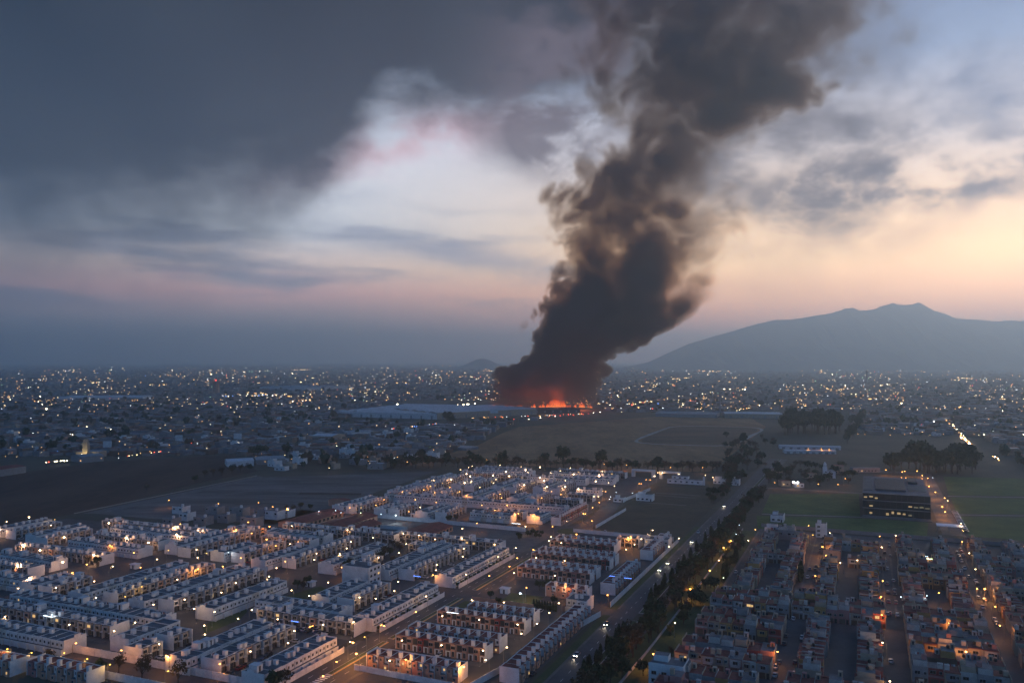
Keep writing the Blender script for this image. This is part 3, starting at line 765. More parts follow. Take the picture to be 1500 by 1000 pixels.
poly_px('path', [(440, 721), (530, 722), (528, 725), (436, 724)], M_soil, 0.07, 'dark strip across the building plot')
# pitches
poly_px('sports_pitch', [(1128, 723), (1258, 723), (1260, 756), (1116, 751)], M_pitch, 0.05, 'green sports pitch beside the school')
poly_px('sports_pitch', [(1108, 755), (1262, 759), (1360, 764), (1358, 785), (1110, 774)], M_pitch, 0.04, 'narrow green pitch in front of the school')
poly_px('sports_pitch', [(1382, 698), (1560, 702), (1560, 727), (1390, 725)], M_pitch, 0.05, 'far green pitch past the school drive')
poly_px('sports_pitch', [(1392, 728), (1560, 731), (1580, 754), (1402, 752)], M_pitch, 0.05, 'middle green pitch past the school drive')
poly_px('sports_pitch', [(1404, 756), (1580, 759), (1600, 800), (1420, 785)], M_pitch, 0.05, 'near green pitch past the school drive')
def line_px(x0, y0, x1, y1, w_, mat, z, name, label):
    a = Vector(ground(x0, y0)); b_ = Vector(ground(x1, y1)); n = (b_ - a).normalized(); n = Vector((-n.y, n.x)) * w_ / 2
    b = MB(); b.face([tuple(a - n) + (z,), tuple(b_ - n) + (z,), tuple(b_ + n) + (z,), tuple(a + n) + (z,)], mat)
    o = b.build(name)
    if o.data.polygons[0].normal.z < 0: o.data.flip_normals()
    return structure(o, label)
for q in ((1116, 752.5, 1262, 757), (1262, 757.5, 1360, 761.5), (1388, 726.5, 1560, 729), (1400, 753.5, 1580, 756.5)): line_px(*q, 1.6, M_kerb, 0.08, 'path', 'pale path along the edge of a green pitch')
# racetrack loop
M_ring = material('dusty_track', (.27, .26, .25), .95, .4, .03)
M_infield = material('infield_earth', (.07, .042, .028), .95, .3, .02, col2=(.16, .095, .055), stretch=(.4, 1, 1))
b = MB(); ring = []
_rt = [(1168, -300), (1200, -322), (1300, -330), (1440, -332), (1490, -326), (1520, -290), (1530, -230), (1524, -186), (1480, -168), (1400, -168), (1260, -172), (1195, -178), (1172, -200), (1162, -250)]
n_ = len(_rt)
def cr(i, t):
    p = [_rt[(i + k) % n_] for k in (-1, 0, 1, 2)]
    return tuple(0.5 * (2 * p[1][a] + (p[2][a] - p[0][a]) * t + (2 * p[0][a] - 5 * p[1][a] + 4 * p[2][a] - p[3][a]) * t * t + (3 * p[1][a] - p[0][a] - 3 * p[2][a] + p[3][a]) * t ** 3) for a in (0, 1))
loop = [cr(i, k / 4) for i in range(n_) for k in range(4)]
cu_, cv_ = 1340, -250
for (u0, v0), (u1, v1) in zip(loop, loop[1:] + loop[:1]):
    def inn(u, v): d = math.hypot(u - cu_, v - cv_); k = 1 - 8.0 / d; return (cu_ + (u - cu_) * k, cv_ + (v - cv_) * k)
    b.face([W(u0, v0, .08), W(u1, v1, .08), W(*inn(u1, v1), .08), W(*inn(u0, v0), .08)], M_ring)
structure(b.build('racetrack'), 'pale racetrack loop on the dry meadow')
b = MB(); b.face([W(cu_ + (u - cu_) * .9, cv_ + (v - cv_) * .9, .05) for u, v in loop], M_infield)
structure(b.build('racetrack_infield'), 'dark ploughed infield inside the racetrack')

# estate paving
rect('estate_street', 232, 476, -400, -205, M_asphalt2, 0.03, 'asphalt lanes of the white estate')
rect('estate_street', 250, 440, -560, -400, M_asphalt2, 0.025, 'asphalt lanes of the estate by the brown field')
rect('estate_street', 536, 830, -392, -204, M_asphalt2, 0.03, 'asphalt lanes of the north estate')
rect('estate_street', 268, 376, -183, -118, M_asphalt2, 0.03, 'asphalt lanes of the red-roofed block')
rect('estate_street', 386, 545, -190, -118, M_asphalt2, 0.03, 'asphalt lanes of the red-roofed block by the roundabout')
rect('estate_street', 270, 612, -72, 180, M_asphalt, 0.03, 'narrow asphalt streets of the coloured district')
rect('street', 476, 540, -420, -190, M_paving, 0.035, 'paved strip and car park before the north estate wall')
rect('street', 222, 240, -420, -196, M_asphalt2, 0.04, 'lamplit lane between two boundary walls')
rect('street', 255, 268, -196, -118, M_asphalt2, 0.045, 'lamplit cross street at the end of the red-roofed block')
rect('street', 371, 386, -215, -118, M_asphalt2, 0.05, 'cross street joining the main road and the avenue')
rect('lawn', 354, 369, -186, -150, M_grass, 0.07, 'floodlit lawn with playground')
rect('lawn', 372, 391, -170, -152, M_grass, 0.075, 'dark lawn behind the playground')
rect('lawn', 262, 292, -262, -253, M_grass, 0.06, 'grass strip inside the estate entrance')
poly_px('lawn', [(296, 918), (300, 914), (360, 890), (362, 896), (350, 908), (300, 928)], M_grass, 0.065, 'dark green lawn in the white estate')
poly_px('lawn', [(420, 872), (470, 858), (480, 864), (440, 880)], M_grass, 0.065, 'lawn with lit ornaments in the white estate')
rect('lawn', 240, 375, -116, -112.4, M_grass, 0.06, 'grass verge under the white wall of the avenue')
rect('lawn', 385, 600, -116, -112.4, M_grass, 0.06, 'grass verge along the avenue')
rect('lawn', 280, 600, -91, -72.5, M_grass, 0.05, 'dark park strip between the avenue and the houses')

# main road
mr = rect('road', 215, 537, -199.5, -181, M_asphalt, 0.055, 'lamplit main road with a planted median')
for u0, u1 in ((262, 302), (306, 372), (388, 470), (476, 526)):
    b = MB(); strip(b, u0, u1, -191.6, -189.0, 0.0, 0.17, M_kerb); b.build('median_kerb', mr)
    b = MB(); strip(b, u0, u1, -189.0, -188.6, 0.06, 0.18, M_yellow); b.build('yellow_line', mr)
    b = MB(); strip(b, u0 + .5, u1 - .5, -191.2, -189.5, 0.171, 0.24, M_grass); b.build('median_grass', mr)
for vv in (-195.4, -185.2):
    u_ = 220
    while u_ < 530:
        rect('lane_marking', u_, u_ + 3, vv - .08, vv + .08, M_wpaint, .062, None, mr); u_ += 9
for k in range(12): rect('hatch_marking', 244 + k * 1.6, 244.8 + k * 1.6, -192.0 + k * .02, -188.6, M_wpaint, .062, None, mr)
for v0, v1 in ((-202.0, -199.5), (-181.0, -179.2)):
    for u0, u1 in ((215, 299), (305, 371), (386, 530)):
        b = MB(); strip(b, u0, u1, v0, v1, 0, .14, M_paving); structure(b.build('pavement'), 'raised pavement along the main road')
# roundabout and north road
b = MB(); c0 = (547, -192)
b.face([W(c0[0] + 19 * math.cos(a), c0[1] + 19 * math.sin(a), .058) for a in [2 * math.pi * k / 32 for k in range(32)]], M_asphalt)
o = b.build('roundabout'); structure(o, 'roundabout at the end of the main road')
if o.data.polygons[0].normal.z < 0: o.data.flip_normals()
b = MB()
R8 = 10.5; ring_ = [W(c0[0] + R8 * math.cos(a), c0[1] + R8 * math.sin(a)) for a in [2 * math.pi * k / 28 for k in range(28)]]
for p, q in zip(ring_, ring_[1:] + ring_[:1]): b.face([(q[0], q[1], 0), (p[0], p[1], 0), (p[0], p[1], .25), (q[0], q[1], .25)], M_kerb)
b.face([(p[0], p[1], .25) for p in ring_][::-1], M_grass)
isl = b.build('island', o)
nr = [(560, -190), (600, -189), (640, -194), (690, -203), (740, -205), (790, -200), (850, -197)]
b = MB()
for (u0, v0), (u1, v1) in zip(nr, nr[1:]): b.face([W(u0, v0 - 7, .057), W(u0, v0 + 7, .057), W(u1, v1 + 7, .057), W(u1, v1 - 7, .057)][::-1], M_asphalt)
structure(b.build('road'), 'lamplit road from the roundabout to the north gate')
# avenue, two carriageways
a1 = rect('road', 200, 1050, -112.3, -101.4, M_asphalt2, 0.055, 'wide avenue carriageway lined with cypresses')
a2 = rect('road', 200, 1050, -98.2, -91.2, M_asphalt2, 0.055, 'second avenue carriageway under the trees')
u_ = 210
while u_ < 800:
    rect('lane_marking', u_, u_ + 3, -106.9, -106.75, M_wpaint, .062, None, a1); u_ += 9
b = MB(); strip(b, 200, 372, -101.4, -98.2, 0, .16, M_kerb); strip(b, 200.4, 371.6, -101.0, -98.6, .16, .2, M_grass); structure(b.build('median'), 'planted avenue median with cypresses')
b = MB(); strip(b, 384, 1050, -101.4, -98.2, 0, .16, M_kerb); strip(b, 384.4, 1049.6, -101.0, -98.6, .16, .2, M_grass); structure(b.build('median'), 'planted avenue median beyond the junction')
rect('street', 372, 385, -118, -112.4, M_asphalt2, 0.058, 'junction apron where the cross street meets the avenue')
b = MB(); strip(b, 240, 374, -112.4, -111.3, 0, .15, M_paving); structure(b.build('pavement'), 'pale pavement along the avenue')
b = MB(); strip(b, 386, 640, -112.4, -111.3, 0, .15, M_paving); structure(b.build('pavement'), 'pale pavement along the avenue beyond the junction')
# coloured-district kerbs
for vv in (-33.5, -29.0, 6.4, 11.2, 47.5, 52.3, 89.0, 94.0):
    b = MB(); strip(b, 425, 600, vv - .5, vv + .5, 0, .13, M_paving); structure(b.build('pavement'), 'narrow pavement in the coloured district')
for vv in (-71.8,):
    b = MB(); strip(b, 425, 600, vv - .6, vv + .6, 0, .13, M_paving); structure(b.build('pavement'), 'pavement beside the park strip')
rect('street', 640, 980, 46, 60, M_paving, 0.07, 'lamplit school drive')
rect('street', 965, 985, -10, 60, M_paving, 0.075, 'lamplit forecourt behind the school')
rect('street', 805, 812, -110, -6, M_paving, 0.07, 'lit path behind the sports pitch')

# ------------------------------------------------------------------ boundary walls: panels and pillars
def wall(u0, v0, u1, v1, h, label, mat=M_wall, seg=4.0, name='boundary_wall'):
    L = math.hypot(u1 - u0, v1 - v0); n = max(1, round(L / seg)); s_ = L / n
    p0 = W(u0, v0); p1 = W(u1, v1)
    root = empty(name, p0, math.atan2(p1[1] - p0[1], p1[0] - p0[0])); tag(root, label, 'wall')
    pb = MB(); pb.box(.12, s_ - .12, -.08, .08, 0, h, mat); pb.box(.12, s_ - .12, -.13, .13, h, h + .1, mat); pm = pb.mesh('wall_panel')
    cb = MB(); cb.box(-.16, .12, -.16, .16, 0, h + .25, mat); cm = cb.mesh('pillar')
    for i in range(n):
        ob('wall_panel', pm, root, (i * s_, 0, 0)); ob('pillar', cm, root, (i * s_, 0, 0))
    ob('pillar', cm, root, (L, 0, 0))
    return root
wall(238, -400, 241, -262, 3.0, 'tall pink-lit boundary wall under the estate terraces')
wall(241, -260, 241, -204, 2.8, 'boundary wall running up to the main road corner')
wall(224, -400, 226, -196, 2.8, 'long pink-lit wall on the near side of the lane')
wall(258, -341, 258.5, -400, 2.2, 'short rear wall behind the crosswise terraces')
wall(270, -184, 269, -138, 2.2, 'low pink wall behind the terracotta terrace')
wall(262, -136, 372, -116.5, 2.4, 'white garden wall beside the avenue verge', M_white)
wall(388, -116.3, 545, -116.3, 2.4, 'white garden wall along the avenue beyond the junction', M_white)
wall(545, -190, 545, -120, 2.6, 'white rear wall of the roundabout block', M_white)
wall(536, -362, 534, -222, 2.8, 'long white wall in front of the north estate', M_white)
wall(371, -183, 371, -150, 1.9, 'low terracotta wall behind the playground', M_tan)
wall(565, -180, 640, -179, 2.2, 'broken white wall along the overgrown plot', M_white)
wall(680, -192, 748, -186, 2.6, 'white wall along the north road', M_white)
wall(478, -352, 500, -352, 2.4, 'white yard wall of the school halls', M_white)
wall(479, -300, 503, -300, 2.4, 'white yard wall beside the red hall', M_white)
wall(503, -352, 504, -300, 2.2, 'long white back wall of the school halls', M_white)
wall(455, -572, 678, -584, 0.7, 'low dim wall along the brown field', M_greyw, 8.0)
wall(618, -72, 616, 120, 2.4, 'dim wall between the coloured houses and the pitch', M_greyw, 6.0)
wall(330, -84.4, 600, -82.6, 1.3, 'pale canal wall along the park strip', M_kerb, 6.0)
wall(280, -86, 330, -84.4, 1.3, 'pale canal wall at the start of the park', M_kerb, 6.0)
# ------------------------------------------------------------------ street lamps (traced: tile origin x, y, zoom; then x y colour)
LT = [
 (0, 840, 6.25, '320 45 W,65 385 w,455 380 k,500 125 w,850 65 w,865 215 w,1160 210 y,1285 115 y,1420 275 w,620 460 w,1030 520 w,1220 450 w,675 640 o,1095 695 o,48 693 y,253 725 y,497 755 y,740 790 y,990 825 y,1475 635 w,155 130 w'),
 (200, 840, 6.25, '360 55 w,895 80 w,790 165 w,1200 22 w,455 230 w,540 320 w,700 352 w,1430 145 w,1040 328 w,945 410 w,635 465 w,610 550 w,1305 408 w,290 750 o,1025 705 w,1428 518 w,1370 628 w,780 815 o,270 897 y'),
 (400, 840, 6.25, '495 83 w,347 203 w,445 470 w,725 445 w,807 217 w,955 228 w,1120 150 w,1155 68 w,1410 200 w,1290 345 o,1033 478 o,980 473 o,750 630 O,693 628 w,782 732 O,562 800 o,437 930 o,1168 615 w,1080 785 w,1235 787 o,850 570 y'),
 (600, 840, 6.25, '290 390 w,627 425 w,970 460 w,1148 452 w,872 268 w,1030 180 K,1385 270 w,1272 360 w,1015 552 w,870 668 w,652 697 w,717 790 w,280 658 w,473 845 O,553 238 w,745 20 o,205 14 o,1345 18 w'),
 (0, 720, 6.25, '48 275 w,275 232 W,493 252 y,455 308 w,10 345 W,600 412 W,940 340 W,985 288 W,222 480 W,380 530 W,868 578 W,1180 412 W,1370 460 W,992 490 o,1213 560 o,1425 620 w,1022 680 w,1300 688 o,148 675 W,560 645 W,805 665 o,680 735 o'),
 (200, 720, 6.25, '288 78 o,758 108 o,1108 100 o,1257 137 o,1370 155 o,1030 275 o,903 340 o,353 320 W,410 292 o,615 340 W,385 385 W,560 525 w,630 560 y,280 538 y,570 597 w,1065 380 o,1228 318 O,1180 433 O,1285 490 o,1470 460 o,968 605 o,1375 638 o,1430 310 w,778 680 o,550 710 O,830 557 k,1270 700 w,1395 480 w'),
 (400, 720, 6.25, '412 178 k,563 170 k,615 192 k,795 195 g,978 205 k,1130 212 K,180 308 w,670 348 w,922 415 w,1185 385 w,1343 393 w,1470 432 w,1233 478 w,700 455 w,662 515 w,655 572 w,408 560 w,365 620 w,220 458 O,35 490 o,125 638 o,642 692 o,940 598 w,927 657 w,1160 555 w,20 700 w,1460 765 o,1010 73 o,948 120 o,1312 73 o,1253 180 o,1358 142 w,1487 98 o,693 145 o'),
 (600, 720, 6.25, '237 97 o,650 122 o,580 170 O,755 178 o,888 125 O,990 200 O,1143 222 O,1168 153 o,1312 315 o,1050 315 w,627 288 o,493 337 w,222 432 w,472 428 w,783 477 w,960 512 w,1137 525 o,1330 415 w,1280 445 w,1375 465 w,1000 607 o,900 680 o,745 770 o,1147 620 w,1417 643 w,1345 768 w,962 738 w,510 520 w,493 588 w,262 668 w,250 712 w,817 590 w,525 750 w,1063 880 o,1435 860 o'),
 (480, 660, 6.25, '1220 172 w,1287 153 w,1330 138 w,1255 212 W,1297 232 W,1140 262 W,1010 272 w,1257 293 W,1313 275 w,1127 335 o,1388 335 w,687 378 o,990 382 o,1200 372 o,1275 410 o,932 322 o,885 355 o,765 58 o,932 62 o,1463 80 o,437 50 o,10 158 w'),
 (680, 660, 6.25, '375 190 W,260 225 W,420 232 W,283 262 w,260 295 w,60 275 w,505 150 w,558 172 W,580 200 w,697 148 W,790 203 w,882 185 w,963 157 w,690 245 W,728 275 W,752 330 W,917 270 w,927 328 W,1048 347 W,1005 213 W,1195 278 W,1240 218 W,1317 293 w,1378 320 w,1265 185 w,558 313 W,473 373 o,333 395 o,332 430 o,790 370 o,875 398 o,713 428 o,1265 370 o,1297 370 o,1393 377 k,1330 420 k,1340 443 k,1230 417 w,1197 418 w,1240 470 o,1187 520 o,1120 578 o,1085 575 o,1172 637 o,812 688 o,1015 762 O,335 130 w,1073 168 w,545 92 o,1093 112 o,1283 122 o,1478 130 o,213 80 o'),
 (860, 660, 6.25, '557 132 o,765 150 o,1048 153 o,1153 240 w,1085 222 w,843 212 w,645 200 w,680 200 w,605 230 w,630 232 w,538 265 o,568 265 o,468 300 o,498 300 o,418 385 k,390 795 O,483 805 w,420 855 w,352 905 w,587 725 w,543 763 w,837 803 w,765 877 w,1318 820 O,1265 887 O,1392 680 k,1362 765 k,1478 817 w'),
 (800, 840, 6.25, '1338 140 O,990 725 O,1175 453 w,567 188 o'),
 (960, 740, 6.25, '913 223 o,567 500 w,495 598 O,620 665 g,1417 185 o,1428 267 y'),
 (1150, 760, 8.333, '547 165 w,503 345 O,480 440 O,420 690 o,1175 210 o,1437 205 w,883 495 w,697 533 w,1193 745 o,1200 948 o,372 882 g,1178 343 w'),
 (1320, 760, 8.333, '743 270 o,808 412 w,1437 332 O,330 488 w,905 605 w,1018 842 O,925 840 o,462 905 o,172 925 k,130 960 k'),
 (1125, 700, 3.333, '885 710 o,970 855 O,862 828 o,1145 720 o,1098 625 o,572 803 w,580 988 w,567 668 o,45 850 o'),
 (1100, 600, 3.75, '742 330 O,825 340 O,845 337 O,833 372 o,857 373 o,907 335 O,935 360 O,940 378 O,965 375 O,993 372 k,985 420 O,1020 452 O,1057 483 O,1050 530 O,1075 560 O,1080 497 w,1155 625 w,1165 640 w,130 400 o,235 400 o,370 408 o,485 410 o,512 377 o,318 213 o,382 213 o,430 214 o'),
]
LC = {'w': (M_gwhite, (1.0, .55, .22), 520, .30, 'warm white'), 'W': (M_gwhite, (1.0, .50, .25), 1900, .55, 'bright warm white'), 'o': (M_gorange, (1.0, .36, .07), 1200, .32, 'orange sodium'), 'O': (M_gorange, (1.0, .36, .07), 3200, .42, 'bright orange sodium'),
      'k': (M_gcool, (.8, .92, 1.0), 320, .26, 'cool white'), 'K': (M_gcool, (.75, .88, 1.0), 2200, .5, 'brilliant white'), 'y': (M_gyellow, (1.0, .55, .12), 600, .28, 'yellow'), 'g': (M_ggreen, (.75, 1.0, .5), 150, .22, 'greenish')}
LAMPM = {}
def lamp_meshes(c):
    if c in LAMPM: return LAMPM[c]
    mat, col, en, r, nm = LC[c]
    p = MB(); p.tube((0, 0, 0), (0, 0, 6.4), .10, .06, M_pole, 6); p.tube((0, 0, 6.35), (0, -1.3, 6.7), .05, .045, M_pole, 5)
    p.box(-.16, .16, -.16, .16, 0, .25, M_kerb)
    h = MB(); h.box(-.16, .16, -1.75, -1.2, 6.66, 6.8, M_pole)
    b = MB(); b.ball((0, -1.5, 6.62 - r * .35), r, mat, .8)
    ld = bpy.data.lights.new('lamp_light', 'POINT'); ld.energy = en; ld.color = col; ld.shadow_soft_size = .18
    LAMPM[c] = (p.mesh('pole'), h.mesh('lamp_head'), b.mesh('bulb'), ld, r, nm); return LAMPM[c]
def clear_of_houses(u, v, m=.7):
    for _ in range(2):
        for (u0, u1, v0, v1) in RECTS:
            if u0 - m < u < u1 + m and v0 - m < v < v1 + m:
                c = sorted([(u - u0 + m, (u0 - m, v)), (u1 + m - u, (u1 + m, v)), (v - v0 + m, (u, v0 - m)), (v1 + m - v, (u, v1 + m))])
                u, v = c[0][1]; break
    return u, v
def lamp_place(u, v):
    if v > -80: return 'by the school' if u > 600 else ('in the park strip' if v < -72 and u < 600 else 'in the coloured district')
    if u > 815: return 'on the lane behind the north estate'
    if u > 530: return 'on the north road' if v > -213 else 'in the north estate'
    if v > -117: return 'by the avenue'
    if v > -181: return 'in the red-roofed blocks'
    if v > -201: return 'on the main road'
    if u < 243: return 'on the lane between boundary walls'
    if v < -400: return 'on the lanes by the brown field'
    return 'in the white estate'
SEEN = []
for ox, oy, zm, txt in LT:
    for it in txt.split(','):
        a, b_, c = it.split(); px, py = ox + float(a) / zm, oy + float(b_) / zm
        if any(abs(px - q[0]) + abs(py - q[1]) < 2.6 for q in SEEN): continue
        SEEN.append((px, py))
        u, v = uv(px, py, 6.5); u, v = clear_of_houses(u, v)
        pm, hm, bm, ld, r, nm = lamp_meshes(c)
        rz = RND.choice((ROT_U, ROT_V, ROT_U + math.pi, ROT_V + math.pi))
        ex, ey = math.sin(rz) * 1.5, -math.cos(rz) * 1.5       # arm reaches towards local -y
        X, Y, _ = W(u, v)
        L_ = empty('street_lamp', (X - ex * .35, Y - ey * .35, 0), rz)
        tag(L_, '%s street lamp on a pole %s' % (nm, lamp_place(u, v)), 'street lamp', 'lit street lamps ' + lamp_place(u, v))
        ob('pole', pm, L_); ob('lamp_head', hm, L_); ob('bulb', bm, L_)
        l = bpy.data.objects.new('lamp_light', ld); COL.objects.link(l); l.parent = L_; l.location = (0, -1.5, 6.6 - r * 1.15 - .22)

# ------------------------------------------------------------------ cars
CARP = [M_white, material('car_silver', (.35, .36, .38), .35, 0, spec=.6), material('car_dark', (.03, .035, .045), .3, 0, spec=.6), material('car_red', (.25, .03, .03), .3, 0, spec=.6), material('car_blue', (.03, .06, .14), .3, 0, spec=.6)]
M_tyre = material('tyre_rubber', (.015, .015, .015), .8, 0)
M_lampoff = material('lamp_glass_off', (.4, .4, .38), .2, 0)
M_tailoff = material('tail_glass_off', (.2, .02, .02), .3, 0)
M_head = glow('headlamp_beam', (1.0, .86, .66), 22.0)
def car_body(paint):
    b = MB(); prof = [(-2.1, .35), (-2.15, .75), (-1.95, .95), (-1.1, 1.0), (.95, 1.02), (1.85, .88), (2.1, .7), (2.1, .35)]
    for s_ in (-1, 1):
        pts = [(x, s_ * .84, z) for x, z in prof]; b.face(pts if s_ < 0 else pts[::-1], paint)
    for (x0, z0), (x1, z1) in zip(prof, prof[1:] + prof[:1]): b.face([(x0, -.84, z0), (x0, .84, z0), (x1, .84, z1), (x1, -.84, z1)], paint)
    return b.mesh('body')
def car_cabin(paint):
    b = MB(); lo = [(-1.75, .98), (1.05, 1.0)]; hi = [(-1.25, 1.47), (.35, 1.47)]
    A_ = [(lo[0][0], -.8, lo[0][1]), (lo[1][0], -.8, lo[1][1]), (hi[1][0], -.64, hi[1][1]), (hi[0][0], -.64, hi[0][1])]
    B_ = [(x, -y, z) for x, y, z in A_]
    b.face(A_, M_glass); b.face(B_[::-1], M_glass); b.face([A_[1], B_[1], B_[2], A_[2]], M_glass); b.face([B_[0], A_[0], A_[3], B_[3]], M_glass); b.face([A_[3], A_[2], B_[2], B_[3]], paint)
    return b.mesh('cabin')
wb = MB(); wb.tube((0, -.1, 0), (0, .1, 0), .32, .32, M_tyre, 10); wb.face([(.32 * math.cos(-2 * math.pi * k / 10), -.1, .32 * math.sin(2 * math.pi * k / 10)) for k in range(10)], M_tyre); WHEEL = wb.mesh('wheel')
def lampm(mat, x): b = MB(); b.box(x - .06, x + .06, -.2, .2, .62, .82, mat, bottom=True); return b.mesh('car_lamp')
CB_ = [car_body(p) for p in CARP]; CC_ = [car_cabin(p) for p in CARP]
HLO, HLN, TLO, TLN = lampm(M_lampoff, 2.08), lampm(M_head, 2.12), lampm(M_tailoff, -2.13), lampm(M_gred, -2.15)
CNAME = ['white', 'silver', 'dark', 'red', 'blue']
spot = bpy.data.lights.new('headlamp', 'SPOT'); spot.energy = 900; spot.color = (1, .82, .6); spot.spot_size = math.radians(60); spot.spot_blend = .6; spot.shadow_soft_size = .1
def car(u, v, rz, k, lit=0, where='', light=False, group='parked cars'):
    t = empty('car', W(u, v, .08), rz); st_ = {0: 'parked', 1: 'with headlights lit', 2: 'with red tail lights glowing'}[lit]
    tag(t, '%s car %s %s' % (CNAME[k], st_, where), 'car', group)
    ob('body', CB_[k], t); ob('cabin', CC_[k], t)
    for sx in (-1.3, 1.3):
        for sy in (-.78, .78): ob('wheel', WHEEL, t, (sx, sy, .32))
    for sy in (-.6, .6):
        ob('headlight', HLN if lit == 1 else HLO, t, (0, sy, 0)); ob('taillight', TLN if lit else TLO, t, (0, sy, 0))
    if light:
        l = bpy.data.objects.new('headlamp', spot); COL.objects.link(l); l.parent = t; l.location = (2.3, 0, .8); l.rotation_euler = (0, math.radians(-90 + 12) * -1, 0)
        l.rotation_euler = Vector((1, 0, -.12)).to_track_quat('-Z', 'Y').to_euler()
TOW = ROT_U + math.pi      # driving towards the viewer down the avenue
for px, py, k, lit, rz, wh, lg in ((845, 958, 1, 1, TOW, 'driving alone down the avenue past the red-roofed terrace', True), (889, 913, 2, 1, TOW, 'driving down the avenue near the junction', True), (967, 834, 1, 1, TOW, 'side by side with another on the avenue', True), (979, 824, 2, 1, TOW, 'passing the cypress row on the avenue', True),
                                   (1014, 793, 1, 1, TOW, 'by the end of the white garden wall', True), (1061, 741, 1, 1, TOW, 'far up the avenue beside the plot', True), (1023, 779, 0, 0, TOW, 'on the avenue edge at the overgrown plot', False), (1087, 738, 3, 2, ROT_U, 'on the tree-shaded carriageway', False)):
    u, v = uv(px, py, .7); car(u, max(-111, min(-92, v)), rz, k, lit, wh, lg, 'cars driving on the avenue')
for px, py, k, wh in ((1075, 991, 0, 'in front of the pale corner house'), (1133, 987, 0, 'at the kerb under the lamp'), (1136, 976, 1, 'behind the white one at the kerb'), (1139, 968, 4, 'third along the kerb'), (1165, 969, 2, 'across the street from the white pair'), (1176, 987, 0, 'nosed to the terrace steps'), (1189, 935, 1, 'outside the blue-lit house'),
                      (1162, 905, 0, 'at the head of the short street'), (1151, 930, 2, 'beside the orange house'), (1147, 941, 2, 'by the dark side wall'), (1078, 837, 0, 'alone beside the park strip'), (644, 958, 0, 'in the lane of the terracotta terraces'), (792, 894, 1, 'at the end of the floodlit lawn'), (465, 922, 1, 'in a forecourt near the entrance gate'), (446, 921, 0, 'beside the orange fairy lights'), (393, 958, 2, 'in the dim forecourt row'),
                      (352, 977, 3, 'by the pink boundary wall'), (886, 778, 0, 'by the overgrown plot at the roundabout'), (383, 967, 4, 'facing the white back wall'), (85, 842, 0, 'in the estate car park'), (1305, 967, 0, 'in the narrow street, alone'), (1298, 898, 1, 'in the narrow street by the lamp'), (690, 916, 2, 'between the two terracotta terraces'), (776, 985, 2, 'under the carport by the white wall')):
    u, v = uv(px, py, .7); u, v = clear_of_houses(u, v, 1.3); car(u, v, RND.choice((ROT_U, ROT_U + math.pi, ROT_U)), k, 0, wh)
for vv in (-33.0, -27.6, 7.0, 12.6, 48.6, 53.6):
    for u_ in range(430, 600, 9):
        if RND.random() < .34:
            u, v = clear_of_houses(u_ + RND.uniform(-2, 2), vv + (1.2 if vv in (-33.0, 7.0, 48.6) else -1.2), .95)
            car(u, v, ROT_U if RND.random() < .5 else TOW, RND.choice((0, 1, 2, 2, 3, 4, 1)), 0, 'at a kerb of the coloured district')
for i in range(14):
    car(655 + i * 6.2, 61.5, ROT_V, RND.choice((0, 1, 2, 0)), 0, 'in the line along the school drive', False, 'cars lined up by the school drive')
for t0, x_ in CARPORTS:      # cars under the carports of the white terraces
    M4 = Vector((x_ * math.cos(t0.rotation_euler.z) + 2.9 * math.sin(t0.rotation_euler.z), x_ * math.sin(t0.rotation_euler.z) - 2.9 * math.cos(t0.rotation_euler.z), 0)) + t0.location
    u, v = M4.x * SH + M4.y * CH, M4.x * CH - M4.y * SH
    car(u, v, t0.rotation_euler.z + math.pi / 2, RND.choice((0, 1, 2, 2, 3, 4, 1)), 0, 'on a forecourt of the white estate', False, 'cars on the estate forecourts')
# queue of vehicles on the highway in front of the fire
for i in range(34):
    t_ = i / 33; px = 560 + 320 * t_; py = 631 - 27 * t_ + RND.uniform(-1, 1)
    u, v = uv(px, py, .7); d_ = math.atan2(.5, 1.0); k = RND.choice((0, 1, 2, 3)); lit = RND.choice((1, 2, 2, 2, 0))
    t = empty('car', W(u, v, .1), ROT_U - .55 + RND.choice((0, math.pi)), ); tag(t, '%s car %s in the highway queue before the fire' % (CNAME[k], ('parked', 'with headlights lit', 'with red tail lights glowing')[lit]), 'car', 'cars queuing on the highway')
    ob('body', CB_[k], t); ob('cabin', CC_[k], t)
    hb_ = MB()
    for sy in (-.6, .6):
        b = MB(); b.box(-.3, .3, -.3, .3, .5, 1.1, M_gred if lit == 2 else (M_head if lit else M_lampoff), bottom=True); b.build('car_lamp', t, (2.2 if lit == 1 else -2.2, sy, 0))

